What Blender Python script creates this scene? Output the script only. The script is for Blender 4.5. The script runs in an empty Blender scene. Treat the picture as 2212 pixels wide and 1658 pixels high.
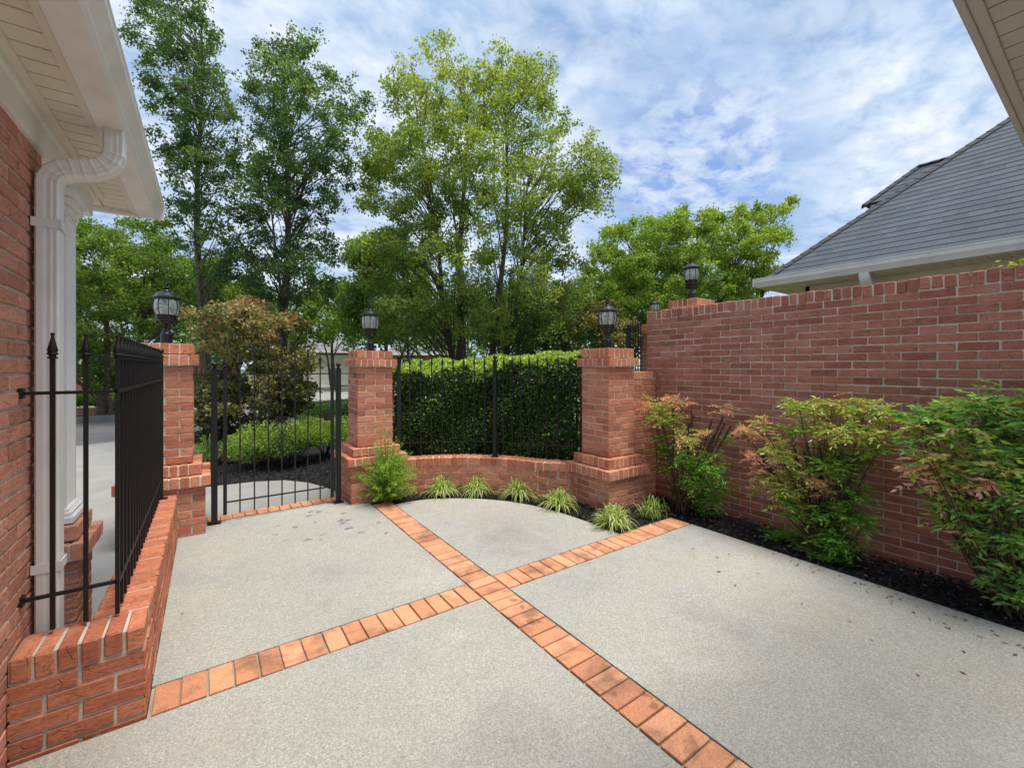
import bpy, bmesh, math, random
import numpy as np
from mathutils import Vector, Matrix
SC = bpy.context.scene
C = SC.collection
random.seed(7); RNG = np.random.default_rng(7)
H = 1.52
YAW = math.radians(35.03); CY, SY = math.cos(YAW), math.sin(YAW)
# ------------------------------------------------------------------ camera, world, sun, exposure
cam_d = bpy.data.cameras.new('camera'); cam = bpy.data.objects.new('camera', cam_d); C.objects.link(cam)
cam.location = (0, 0, H); cam.rotation_euler = (math.radians(90), 0, -YAW)
cam_d.sensor_width = 36; cam_d.lens = 36*936/2212; cam_d.shift_y = -0.0167
cam_d.clip_start = 0.05; cam_d.clip_end = 2000
SC.camera = cam
SC.view_settings.view_transform = 'Standard'; SC.view_settings.look = 'None'
SC.view_settings.gamma = 1; SC.view_settings.exposure = 1.14
SUN_EL, SUN_AZ = math.radians(75), math.radians(150)   # azimuth clockwise from +Y

def nt_new(nt, typ, **kw):
    n = nt.nodes.new(typ)
    for k, v in kw.items():
        if k == 'ins':
            for i, val in v.items(): n.inputs[i].default_value = val
        else: setattr(n, k, v)
    return n
def math_n(nt, op, a=None, b=None, clamp=False):
    n = nt.nodes.new('ShaderNodeMath'); n.operation = op; n.use_clamp = clamp
    for i, x in enumerate((a, b)):
        if x is None: continue
        if isinstance(x, (int, float)): n.inputs[i].default_value = x
        else: nt.links.new(x, n.inputs[i])
    return n.outputs[0]
def ramp(nt, src, stops, interp='LINEAR'):
    r = nt.nodes.new('ShaderNodeValToRGB'); r.color_ramp.interpolation = interp
    el = r.color_ramp.elements
    while len(el) < len(stops): el.new(0.5)
    for e, (p, c) in zip(el, stops):
        e.position = p; e.color = (c[0], c[1], c[2], 1) if not isinstance(c, (int, float)) else (c, c, c, 1)
    nt.links.new(src, r.inputs[0]); return r.outputs[0]
def mixc(nt, f, a, b, mode='MIX'):
    n = nt.nodes.new('ShaderNodeMix'); n.data_type = 'RGBA'; n.blend_type = mode
    for s, x in ((0, f), (6, a), (7, b)):
        if isinstance(x, (int, float)): n.inputs[s].default_value = x
        elif isinstance(x, tuple): n.inputs[s].default_value = (*x[:3], 1)
        else: nt.links.new(x, n.inputs[s])
    return n.outputs[2]

world = bpy.data.worlds.new("World"); SC.world = world; world.use_nodes = True
nt = world.node_tree; nt.nodes.clear()
out = nt.nodes.new('ShaderNodeOutputWorld'); bg = nt.nodes.new('ShaderNodeBackground'); bg.inputs[1].default_value = 0.1
sky = nt.nodes.new('ShaderNodeTexSky'); sky.sky_type = 'NISHITA'; sky.sun_disc = False
sky.sun_elevation = SUN_EL; sky.sun_rotation = SUN_AZ
tc = nt.nodes.new('ShaderNodeTexCoord')
sep = nt.nodes.new('ShaderNodeSeparateXYZ'); nt.links.new(tc.outputs['Generated'], sep.inputs[0])
zc = math_n(nt, 'ADD', math_n(nt, 'MAXIMUM', sep.outputs[2], 0.0), 0.16)
comb = nt.nodes.new('ShaderNodeCombineXYZ')
nt.links.new(math_n(nt, 'DIVIDE', sep.outputs[0], zc), comb.inputs[0])
nt.links.new(math_n(nt, 'DIVIDE', sep.outputs[1], zc), comb.inputs[1])
def wnoise(scale, detail, rough, dist, off=(0, 0, 0), rot=0.6, sq=(1, 1, 1)):
    mp = nt.nodes.new('ShaderNodeMapping'); mp.inputs['Location'].default_value = off
    mp.inputs['Rotation'].default_value = (0, 0, rot); mp.inputs['Scale'].default_value = sq
    nt.links.new(comb.outputs[0], mp.inputs[0])
    n = nt.nodes.new('ShaderNodeTexNoise'); nt.links.new(mp.outputs[0], n.inputs['Vector'])
    n.inputs['Scale'].default_value = scale; n.inputs['Detail'].default_value = detail
    n.inputs['Roughness'].default_value = rough; n.inputs['Distortion'].default_value = dist
    return n.outputs[0]
n1 = wnoise(1.5, 8, 0.55, 0.5, (3.1, 1.7, 0), 0.5, (1, 1.5, 1))
n2 = wnoise(9.0, 6, 0.6, 0.3, (7, 2, 0), 0.9, (1, 1.3, 1))
# thin break in the cloud where blue shows through
bu, bv = 1490, 385
bl = Vector(((bu-1106)/936*CY+SY, -(bu-1106)/936*SY+CY, (792-bv)/936)).normalized()
dot = nt.nodes.new('ShaderNodeVectorMath'); dot.operation = 'DOT_PRODUCT'
nrm = nt.nodes.new('ShaderNodeVectorMath'); nrm.operation = 'NORMALIZE'; nt.links.new(tc.outputs['Generated'], nrm.inputs[0])
nt.links.new(nrm.outputs[0], dot.inputs[0]); dot.inputs[1].default_value = bl
brk = ramp(nt, dot.outputs['Value'], [(0.965, 0.0), (0.997, 1.0)])
cells = ramp(nt, n2, [(0.42, 0.0), (0.60, 1.0)])
blue_here = math_n(nt, 'MULTIPLY', brk, cells)
cover = math_n(nt, 'SUBTRACT', 1.0, math_n(nt, 'MULTIPLY', blue_here, 0.7), True)
thin = ramp(nt, n1, [(0.32, (1.35, 2.1, 3.3)), (0.44, (1.9, 2.7, 3.9)), (0.50, (2.75, 3.45, 4.3)), (0.58, (4.0, 4.35, 4.9)), (0.68, (1.9, 2.65, 3.7))])
thin = mixc(nt, 0.36, thin, ramp(nt, n2, [(0.36, (1.5, 2.2, 3.6)), (0.62, (4.6, 4.85, 5.2))]))
col = mixc(nt, cover, mixc(nt, 1.0, sky.outputs[0], (0.20, 0.46, 0.80), 'MULTIPLY'), thin)
nt.links.new(col, bg.inputs[0]); nt.links.new(bg.outputs[0], out.inputs[0])

sl = bpy.data.lights.new('sun', 'SUN'); sl.energy = 2.5; sl.angle = math.radians(28); sl.color = (1, 0.93, 0.82)
sun = bpy.data.objects.new('sun', sl); C.objects.link(sun)
sd = Vector((math.sin(SUN_AZ)*math.cos(SUN_EL), math.cos(SUN_AZ)*math.cos(SUN_EL), math.sin(SUN_EL)))
sun.rotation_euler = sd.to_track_quat('Z', 'Y').to_euler()

# ------------------------------------------------------------------ helpers
def P(u, v, d):       # a point d metres ahead of the eye
    lat = (u-1106)/936*d
    return (lat*CY+d*SY, -lat*SY+d*CY, H+(792-v)/936*d)
def G(u, v, z=0.0):
    d = 936*(H-z)/(v-792); p = P(u, v, d); return (p[0], p[1])

def tag(o, label=None, cat=None, group=None, kind=None):
    if label: o['label'] = label
    if cat: o['category'] = cat
    if group: o['group'] = group
    if kind: o['kind'] = kind
    return o
def thing(name, label, cat, loc=(0, 0, 0), rz=0.0, group=None):
    o = bpy.data.objects.new(name, None); C.objects.link(o); o.empty_display_size = 0.1
    o.location = loc; o.rotation_euler = (0, 0, rz)
    return tag(o, label, cat, group)
def link(name, me, mats, parent=None, smooth=False):
    if not isinstance(mats, (list, tuple)): mats = [mats]
    for m in mats: me.materials.append(m)
    if smooth: me.polygons.foreach_set('use_smooth', [True]*len(me.polygons))
    o = bpy.data.objects.new(name, me); C.objects.link(o)
    if parent: o.parent = parent
    return o
def copy_tree(o, parent=None):
    c = o.copy(); C.objects.link(c)
    if parent: c.parent = parent
    for ch in list(o.children): copy_tree(ch, c)
    return c
def np_mesh(name, V, F, mi=None, attrs=None):
    """V (n,3); F list of arrays each (m,k)"""
    me = bpy.data.meshes.new(name)
    V = np.asarray(V, dtype=np.float32)
    me.vertices.add(len(V)); me.vertices.foreach_set('co', V.ravel())
    if not isinstance(F, list): F = [F]
    F = [f for f in F if len(f)]
    loops = np.concatenate([f.ravel() for f in F]).astype(np.int32)
    tot = np.concatenate([np.full(len(f), f.shape[1]) for f in F]).astype(np.int32)
    st = np.concatenate([[0], np.cumsum(tot)[:-1]]).astype(np.int32)
    me.loops.add(len(loops)); me.loops.foreach_set('vertex_index', loops)
    me.polygons.add(len(tot)); me.polygons.foreach_set('loop_start', st); me.polygons.foreach_set('loop_total', tot)
    if mi is not None: me.polygons.foreach_set('material_index', np.asarray(mi, dtype=np.int32))
    for k, a in (attrs or {}).items():
        at = me.attributes.new(k, 'FLOAT', 'POINT'); at.data.foreach_set('value', np.asarray(a, dtype=np.float32))
    me.update(calc_edges=True); me.validate(); me.shade_flat(); return me

class MB:
    """collects shapes, builds one mesh"""
    def __init__(s): s.v = []; s.f = []; s.m = []
    def add(s, vs, fs, mi=0):
        b = len(s.v); s.v += [tuple(v) for v in vs]; s.f += [tuple(b+i for i in f) for f in fs]; s.m += [mi]*len(fs); return s
    def box(s, x0, x1, y0, y1, z0, z1, mi=0):
        vs = [(x, y, z) for z in (z0, z1) for x, y in ((x0, y0), (x1, y0), (x1, y1), (x0, y1))]
        return s.add(vs, [(3, 2, 1, 0), (4, 5, 6, 7), (0, 1, 5, 4), (1, 2, 6, 5), (2, 3, 7, 6), (3, 0, 4, 7)], mi)
    def bar(s, a, b, w, h=None, mi=0, up=(0, 0, 1)):
        h = h or w; a, b = Vector(a), Vector(b); t = (b-a).normalized(); u = Vector(up)
        if abs(t.dot(u)) > 0.95: u = Vector((0, 1, 0))
        sd_ = t.cross(u).normalized()*w/2; uu = sd_.cross(t).normalized()*h/2
        vs = [p+q for p in (a, b) for q in (-sd_-uu, sd_-uu, sd_+uu, -sd_+uu)]
        return s.add(vs, [(3, 2, 1, 0), (4, 5, 6, 7), (0, 1, 5, 4), (1, 2, 6, 5), (2, 3, 7, 6), (3, 0, 4, 7)], mi)
    def lathe(s, prof, n=16, c=(0, 0, 0), mi=0, rot=0.0):
        vs = []; fs = []
        for r, z in prof:
            for i in range(n):
                a = 2*math.pi*i/n+rot; vs.append((c[0]+r*math.cos(a), c[1]+r*math.sin(a), c[2]+z))
        for k in range(len(prof)-1):
            for i in range(n):
                j = (i+1) % n; fs.append((k*n+i, k*n+j, (k+1)*n+j, (k+1)*n+i))
        fs.append(tuple(range(n))[::-1]); fs.append(tuple((len(prof)-1)*n+i for i in range(n)))
        return s.add(vs, fs, mi)
    def tube(s, pts, rad, n=6, mi=0):
        vs = []; fs = []; N = len(pts); pts = [Vector(p) for p in pts]
        for i, p in enumerate(pts):
            t = (pts[min(i+1, N-1)]-pts[max(i-1, 0)]).normalized()
            a = t.cross(Vector((0.31, 0.17, 0.93)))
            if a.length < 0.1: a = t.cross(Vector((1, 0, 0)))
            a.normalize(); b = t.cross(a); r = rad[i] if isinstance(rad, (list, tuple)) else rad
            for k in range(n):
                q = 2*math.pi*k/n; vs.append(p+a*math.cos(q)*r+b*math.sin(q)*r)
        for i in range(N-1):
            for k in range(n):
                j = (k+1) % n; fs.append((i*n+k, i*n+j, (i+1)*n+j, (i+1)*n+k))
        fs.append(tuple(range(n))[::-1]); fs.append(tuple((N-1)*n+k for k in range(n)))
        return s.add(vs, fs, mi)
    def extrude(s, prof, axis, a, b, mi=0):
        """closed profile [(p,z)] along x or y from a to b"""
        n = len(prof)
        f = (lambda p, z, t: (t, p, z)) if axis == 'x' else (lambda p, z, t: (p, t, z))
        vs = [f(p, z, a) for p, z in prof]+[f(p, z, b) for p, z in prof]
        fs = [(i, (i+1) % n, n+(i+1) % n, n+i) for i in range(n)]
        fs += [tuple(range(n))[::-1], tuple(range(n, 2*n))]
        return s.add(vs, fs, mi)
    def build(s, name, mats, parent=None, smooth=False, bevel=0, loc=None):
        me = bpy.data.meshes.new(name); me.from_pydata(s.v, [], s.f); me.polygons.foreach_set('material_index', s.m)
        bm = bmesh.new(); bm.from_mesh(me); bmesh.ops.recalc_face_normals(bm, faces=bm.faces)
        if bevel: bmesh.ops.bevel(bm, geom=list(bm.edges), offset=bevel, segments=2, affect='EDGES', clamp_overlap=True)
        bm.to_mesh(me); bm.free(); me.update()
        o = link(name, me, mats, parent)
        if smooth:
            me.polygons.foreach_set('use_smooth', [True]*len(me.polygons))
            try: me.set_sharp_from_angle(angle=math.radians(40))
            except Exception: pass
        if loc: o.location = loc
        return o

# ------------------------------------------------------------------ materials
def new_mat(name):
    m = bpy.data.materials.new(name); m.use_nodes = True; nt = m.node_tree
    return m, nt, nt.nodes['Principled BSDF']
def objco(nt, scale=(1, 1, 1)):
    t = nt.nodes.new('ShaderNodeTexCoord'); g = nt.nodes.new('ShaderNodeNewGeometry')
    mp = nt.nodes.new('ShaderNodeMapping'); mp.inputs['Scale'].default_value = scale
    nt.links.new(g.outputs['Position'], mp.inputs[0]); return mp.outputs[0]
def noise(nt, vec, scale, detail=4, rough=0.5, dist=0.0):
    n = nt.nodes.new('ShaderNodeTexNoise'); nt.links.new(vec, n.inputs['Vector'])
    n.inputs['Scale'].default_value = scale; n.inputs['Detail'].default_value = detail
    n.inputs['Roughness'].default_value = rough; n.inputs['Distortion'].default_value = dist; return n.outputs[0]
def bump(nt, p, hgt, strength=0.5, dist=0.01):
    b = nt.nodes.new('ShaderNodeBump'); b.inputs['Strength'].default_value = strength; b.inputs['Distance'].default_value = dist
    nt.links.new(hgt, b.inputs['Height']); nt.links.new(b.outputs[0], p.inputs['Normal']); return b
def attr(nt, name):
    a = nt.nodes.new('ShaderNodeAttribute'); a.attribute_name = name; return a.outputs['Fac']

def simple(name, col, rough=0.6, var=0.12, nscale=6, metal=0.0, bmp=0.0, bscale=60, coat=0.0, dirt=None):
    m, nt, p = new_mat(name); v = objco(nt)
    n = noise(nt, v, nscale, 5, 0.6)
    a = tuple(c*(1-var) for c in col); b = tuple(min(1, c*(1+var)) for c in col)
    c = ramp(nt, n, [(0.3, a), (0.7, b)])
    if dirt:
        c = mixc(nt, ramp(nt, noise(nt, v, 2.3, 6, 0.65), [(0.5, 0.0), (0.75, dirt[1])]), c, dirt[0])
    nt.links.new(c, p.inputs['Base Color']); p.inputs['Roughness'].default_value = rough; p.inputs['Metallic'].default_value = metal
    p.inputs['Coat Weight'].default_value = coat
    if bmp: bump(nt, p, noise(nt, v, bscale, 3, 0.6), bmp, 0.004)
    return m
def brick_mat(name, cols, stain=0.25, white=0.18, ):
    m, nt, p = new_mat(name)
    r = attr(nt, 'rnd')
    v0 = objco(nt)
    off = nt.nodes.new('ShaderNodeCombineXYZ'); nt.links.new(math_n(nt, 'MULTIPLY', r, 37.0), off.inputs[0]); nt.links.new(math_n(nt, 'MULTIPLY', r, 91.0), off.inputs[2])
    ad = nt.nodes.new('ShaderNodeVectorMath'); nt.links.new(v0, ad.inputs[0]); nt.links.new(off.outputs[0], ad.inputs[1])
    vv = ad.outputs[0]
    base = ramp(nt, r, [(i/(len(cols)-1), c) for i, c in enumerate(cols)])
    st = nt.nodes.new('ShaderNodeMapping'); st.inputs['Scale'].default_value = (1, 1, 4.5); nt.links.new(vv, st.inputs[0])
    n1 = noise(nt, st.outputs[0], 14, 5, 0.65, 0.6)
    base = mixc(nt, 0.55, base, ramp(nt, n1, [(0.3, 0.55), (0.5, 1.0), (0.72, 1.35)]), 'MULTIPLY')
    # pale bloom and mortar smears, dark damp patches
    w = ramp(nt, noise(nt, v0, 3.1, 6, 0.7, 0.5), [(0.55, 0.0), (0.8, white)])
    base = mixc(nt, w, base, (0.55, 0.47, 0.42))
    d = ramp(nt, noise(nt, v0, 1.7, 6, 0.65), [(0.52, 0.0), (0.78, stain)])
    base = mixc(nt, d, base, (0.06, 0.035, 0.025))
    nt.links.new(base, p.inputs['Base Color']); p.inputs['Roughness'].default_value = 0.85
    # short diagonal gouges like hand-struck brick
    g = nt.nodes.new('ShaderNodeTexVoronoi'); g.feature = 'DISTANCE_TO_EDGE'; g.inputs['Scale'].default_value = 9
    st2 = nt.nodes.new('ShaderNodeMapping'); st2.inputs['Scale'].default_value = (1, 1, 2.4); st2.inputs['Rotation'].default_value = (0.5, 0.5, 0.3); nt.links.new(vv, st2.inputs[0])
    nt.links.new(st2.outputs[0], g.inputs['Vector'])
    ge = ramp(nt, g.outputs['Distance'], [(0.0, 0.0), (0.035, 1.0)])
    gm = ramp(nt, noise(nt, vv, 13, 2), [(0.5, 1.0), (0.58, 0.0)])
    gg = math_n(nt, 'MAXIMUM', ge, gm)
    hsum = math_n(nt, 'ADD', math_n(nt, 'MULTIPLY', n1, 1.6), math_n(nt, 'ADD', math_n(nt, 'MULTIPLY', gg, 0.9), math_n(nt, 'MULTIPLY', noise(nt, v0, 160, 3), 0.25)))
    dk = math_n(nt, 'SUBTRACT', 1.0, gg)
    base2 = mixc(nt, math_n(nt, 'MULTIPLY', dk, 0.38), base, (0.07, 0.03, 0.022))
    sp = ramp(nt, noise(nt, vv, 70, 4, 0.8), [(0.3, 0.6), (0.5, 1.0), (0.7, 1.3)])
    base2 = mixc(nt, 0.8, base2, sp, 'MULTIPLY')
    sm = math_n(nt, 'MULTIPLY', ramp(nt, noise(nt, vv, 19, 5, 0.7, 0.8), [(0.60, 0.0), (0.68, 1.0)]), ramp(nt, noise(nt, v0, 2.2, 3), [(0.45, 0.0), (0.65, white*2.2)]))
    base2 = mixc(nt, sm, base2, (0.62, 0.54, 0.48))
    nt.links.new(base2, p.inputs['Base Color'])
    bump(nt, p, hsum, 0.7, 0.0034)
    return m
def mortar_mat(name, col):
    m, nt, p = new_mat(name); v = objco(nt)
    c = ramp(nt, noise(nt, v, 5, 6, 0.7), [(0.3, tuple(x*0.7 for x in col)), (0.7, tuple(x*1.15 for x in col))])
    nt.links.new(c, p.inputs['Base Color']); p.inputs['Roughness'].default_value = 0.95
    bump(nt, p, noise(nt, v, 150, 3), 0.6, 0.004); return m

M = {}
M['brick_wall'] = brick_mat('brick_burgundy', [(0.27, 0.095, 0.066), (0.36, 0.133, 0.092), (0.42, 0.17, 0.122), (0.33, 0.118, 0.08), (0.45, 0.195, 0.145)], 0.2, 0.30)
M['brick_pillar'] = brick_mat('brick_orange_red', [(0.356, 0.116, 0.065), (0.501, 0.186, 0.104), (0.606, 0.261, 0.154), (0.436, 0.145, 0.077), (0.580, 0.240, 0.142)], 0.3, 0.15)
M['brick_low'] = brick_mat('brick_red_orange', [(0.345, 0.103, 0.051), (0.437, 0.145, 0.075), (0.517, 0.193, 0.098), (0.380, 0.115, 0.057)], 0.15, 0.22)
M['brick_house'] = brick_mat('brick_rose', [(0.412, 0.167, 0.108), (0.524, 0.227, 0.149), (0.595, 0.280, 0.189), (0.468, 0.181, 0.115)], 0.1, 0.35)
M['edge_mortar'] = mortar_mat('joint_mortar', (0.30, 0.27, 0.22))
M['eave_shaded'] = simple('shaded_cream_vinyl', (0.40, 0.385, 0.355), 0.6, 0.05, 7, bmp=0.06, bscale=180)  # cream soffit vinyl with the shade under this eave put into its colour
M['mortar'] = mortar_mat('mortar_grey', (0.54, 0.49, 0.42))
M['mortar_wall'] = mortar_mat('mortar_wall', (0.68, 0.62, 0.54))
M['mortar_pale'] = mortar_mat('mortar_pale', (0.66, 0.57, 0.48))
M['iron'] = simple('black_painted_iron', (0.0035, 0.0035, 0.0042), 0.5, 0.2, 20, bmp=0.15, bscale=120)
M['white'] = simple('white_painted_metal', (0.80, 0.80, 0.785), 0.38, 0.04, 5, bmp=0.05, bscale=200, dirt=((0.42, 0.38, 0.32), 0.35))
M['cream'] = simple('cream_vinyl', (0.72, 0.67, 0.59), 0.55, 0.05, 7, bmp=0.06, bscale=180, dirt=((0.32, 0.27, 0.2), 0.4))
M['column'] = simple('white_painted_wood', (0.80, 0.81, 0.81), 0.5, 0.03, 6)
M['bark'] = simple('bark', (0.085, 0.062, 0.045), 0.9, 0.5, 9, bmp=0.9, bscale=26)
M['birch_bark'] = simple('birch_bark', (0.085, 0.065, 0.05), 0.9, 0.6, 12, bmp=0.9, bscale=24)
M['stem'] = simple('shrub_stem', (0.07, 0.045, 0.03), 0.9, 0.4, 30, bmp=0.6, bscale=90)

def leaf_mat(name, stops, trans=0.5, rough=0.42):
    m, nt, p = new_mat(name)
    c = ramp(nt, attr(nt, 'rnd'), stops)
    nt.links.new(c, p.inputs['Base Color']); p.inputs['Roughness'].default_value = rough
    p.inputs['Specular IOR Level'].default_value = 0.35
    tr = nt.nodes.new('ShaderNodeBsdfTranslucent')
    nt.links.new(mixc(nt, 1.0, c, (1.5, 1.65, 0.7), 'MULTIPLY'), tr.inputs[0])
    mx = nt.nodes.new('ShaderNodeMixShader'); mx.inputs[0].default_value = trans
    nt.links.new(p.outputs[0], mx.inputs[1]); nt.links.new(tr.outputs[0], mx.inputs[2])
    nt.links.new(mx.outputs[0], nt.nodes['Material Output'].inputs[0]); return m
M['leaf_birch'] = leaf_mat('leaf_river_birch', [(0, (0.068, 0.125, 0.039)), (0.4, (0.136, 0.210, 0.054)), (0.75, (0.227, 0.295, 0.069)), (1, (0.363, 0.385, 0.096))])
M['leaf_dark'] = leaf_mat('leaf_dark_birch', [(0, (0.039, 0.084, 0.034)), (0.5, (0.077, 0.147, 0.048)), (0.85, (0.154, 0.231, 0.067)), (1, (0.280, 0.350, 0.105))])
M['leaf_mid'] = leaf_mat('leaf_mid_green', [(0, (0.055, 0.105, 0.020)), (0.5, (0.116, 0.187, 0.031)), (0.85, (0.206, 0.275, 0.044)), (1, (0.315, 0.363, 0.083))])
M['leaf_lime'] = leaf_mat('leaf_light_green', [(0, (0.08, 0.15, 0.026)), (0.5, (0.18, 0.27, 0.042)), (1, (0.33, 0.40, 0.10))])
M['leaf_maple'] = leaf_mat('leaf_bronze_maple', [(0, (0.04, 0.05, 0.018)), (0.35, (0.10, 0.11, 0.034)), (0.65, (0.22, 0.20, 0.065)), (0.88, (0.40, 0.32, 0.14)), (0.99, (0.50, 0.36, 0.19)), (1, (0.32, 0.10, 0.06))], 0.3)
M['leaf_hedge'] = leaf_mat('leaf_hedge', [(0, (0.028, 0.065, 0.016)), (0.5, (0.05, 0.11, 0.024)), (0.74, (0.085, 0.16, 0.03)), (0.76, (0.24, 0.36, 0.045)), (1, (0.48, 0.58, 0.12))], 0.2, 0.28)
M['leaf_nandina'] = leaf_mat('leaf_nandina', [(0, (0.06, 0.17, 0.022)), (0.3, (0.13, 0.30, 0.032)), (0.48, (0.246, 0.381, 0.056)), (0.6, (0.448, 0.470, 0.112)), (0.74, (0.515, 0.381, 0.168)), (0.86, (0.650, 0.291, 0.202)), (1, (0.739, 0.336, 0.291))], 0.25, 0.35)
M['leaf_blue'] = leaf_mat('leaf_nandina_blue_green', [(0, (0.07, 0.17, 0.055)), (0.35, (0.16, 0.33, 0.09)), (0.55, (0.275, 0.525, 0.100)), (0.72, (0.525, 0.575, 0.138)), (0.86, (0.725, 0.400, 0.250)), (1, (0.825, 0.450, 0.400))], 0.22, 0.33)
#
M['leaf_grass'] = leaf_mat('leaf_variegated', [(0, (0.12, 0.21, 0.04)), (0.4, (0.28, 0.38, 0.09)), (0.75, (0.50, 0.55, 0.19)), (1, (0.70, 0.69, 0.38))], 0.25, 0.4)
M['leaf_juniper'] = leaf_mat('leaf_juniper', [(0, (0.081, 0.204, 0.022)), (0.5, (0.196, 0.372, 0.039)), (1, (0.414, 0.576, 0.088))], 0.25, 0.5)
M['leaf_spirea'] = leaf_mat('leaf_spirea', [(0, (0.065, 0.143, 0.026)), (0.4, (0.156, 0.273, 0.039)), (0.85, (0.351, 0.442, 0.078)), (1, (0.468, 0.338, 0.156))], 0.3)
M['litter'] = leaf_mat('dry_leaf', [(0, (0.10, 0.045, 0.025)), (0.6, (0.22, 0.11, 0.06)), (1, (0.34, 0.20, 0.12))], 0.1, 0.7)
M['mulchchip'] = leaf_mat('mulch_chip', [(0, (0.006, 0.006, 0.008)), (0.8, (0.018, 0.017, 0.020)), (1, (0.05, 0.042, 0.036))], 0.0, 0.8)
M['mulch'] = simple('black_mulch', (0.012, 0.011, 0.012), 0.95, 0.5, 40, bmp=1.0, bscale=70)
M['lawn'] = simple('lawn', (0.11, 0.19, 0.035), 0.9, 0.4, 3, bmp=0.8, bscale=90)
M['asphalt'] = simple('asphalt', (0.115, 0.115, 0.118), 0.9, 0.15, 3, bmp=0.6, bscale=120)
M['soil'] = simple('ground_cover', (0.06, 0.075, 0.03), 0.95, 0.4, 1.5, bmp=0.8, bscale=30)

def concrete():
    m, nt, p = new_mat('exposed_concrete'); v = objco(nt)
    fine = noise(nt, v, 150, 3, 0.7); mid = noise(nt, v, 85, 4, 0.75); big = noise(nt, v, 1.1, 6, 0.6)
    c = ramp(nt, big, [(0.3, (0.235, 0.232, 0.218)), (0.43, (0.295, 0.291, 0.270)), (0.57, (0.318, 0.308, 0.270)), (0.7, (0.375, 0.371, 0.345))])
    c = mixc(nt, 1.0, c, ramp(nt, fine, [(0.28, 0.75), (0.5, 1.0), (0.72, 1.22)]), 'MULTIPLY')
    c = mixc(nt, 0.75, c, ramp(nt, mid, [(0.32, 0.9), (0.5, 1.0), (0.68, 1.08)]), 'MULTIPLY')
    for sc_, lo, hi in ((190, 0.78, 1.22), (110, 0.90, 1.10)):
        gv = nt.nodes.new('ShaderNodeTexVoronoi'); gv.inputs['Scale'].default_value = sc_; nt.links.new(v, gv.inputs['Vector'])
        gs = nt.nodes.new('ShaderNodeSeparateColor'); nt.links.new(gv.outputs['Color'], gs.inputs[0])
        c = mixc(nt, 1.0, c, ramp(nt, gs.outputs[0], [(0, lo), (1, hi)]), 'MULTIPLY')
    vo = nt.nodes.new('ShaderNodeTexVoronoi'); vo.inputs['Scale'].default_value = 95; nt.links.new(v, vo.inputs['Vector'])
    peb = ramp(nt, vo.outputs['Distance'], [(0.0, 1.0), (0.25, 0.0)])
    sepc = nt.nodes.new('ShaderNodeSeparateColor'); nt.links.new(vo.outputs['Color'], sepc.inputs[0])
    peb = math_n(nt, 'MULTIPLY', peb, ramp(nt, sepc.outputs[0], [(0.72, 0.0), (0.9, 0.7)]))
    c = mixc(nt, peb, c, (0.72, 0.69, 0.62))
    pit = math_n(nt, 'MULTIPLY', ramp(nt, vo.outputs['Distance'], [(0.0, 1.0), (0.3, 0.0)]), ramp(nt, sepc.outputs[1], [(0.8, 0.0), (0.95, 0.6)]))
    c = mixc(nt, pit, c, (0.13, 0.12, 0.11))
    dirt = ramp(nt, noise(nt, v, 2.2, 7, 0.7, 0.4), [(0.50, 0.0), (0.78, 0.5)])
    c = mixc(nt, dirt, c, (0.20, 0.19, 0.165))
    # water drips by the gate
    dr = nt.nodes.new('ShaderNodeTexVoronoi'); dr.inputs['Scale'].default_value = 5.5; dr.inputs['Randomness'].default_value = 1
    wob = nt.nodes.new('ShaderNodeTexNoise'); wob.inputs['Scale'].default_value = 14; nt.links.new(v, wob.inputs['Vector'])
    va = nt.nodes.new('ShaderNodeVectorMath'); va.operation = 'MULTIPLY_ADD'; nt.links.new(wob.outputs['Color'], va.inputs[0]); va.inputs[1].default_value = (0.11, 0.11, 0); nt.links.new(v, va.inputs[2])
    nt.links.new(va.outputs[0], dr.inputs['Vector'])
    ds = ramp(nt, dr.outputs['Distance'], [(0.15, 1.0), (0.19, 0.0)])
    dd = nt.nodes.new('ShaderNodeVectorMath'); dd.operation = 'DISTANCE'; nt.links.new(v, dd.inputs[0]); dd.inputs[1].default_value = (1.02, 4.55, 0)
    near = ramp(nt, dd.outputs['Value'], [(0.45, 1.0), (0.62, 0.0)])
    c = mixc(nt, math_n(nt, 'MULTIPLY', math_n(nt, 'MULTIPLY', ds, near), 0.8), c, (0.11, 0.11, 0.115))
    nt.links.new(c, p.inputs['Base Color']); p.inputs['Roughness'].default_value = 0.88
    bump(nt, p, math_n(nt, 'ADD', fine, math_n(nt, 'MULTIPLY', mid, 0.8)), 0.25, 0.002); return m
M['concrete'] = concrete()
M['concrete_smooth'] = simple('smooth_concrete', (0.245, 0.243, 0.232), 0.85, 0.12, 2.5, bmp=0.3, bscale=120, dirt=((0.22, 0.21, 0.19), 0.35))

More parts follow.
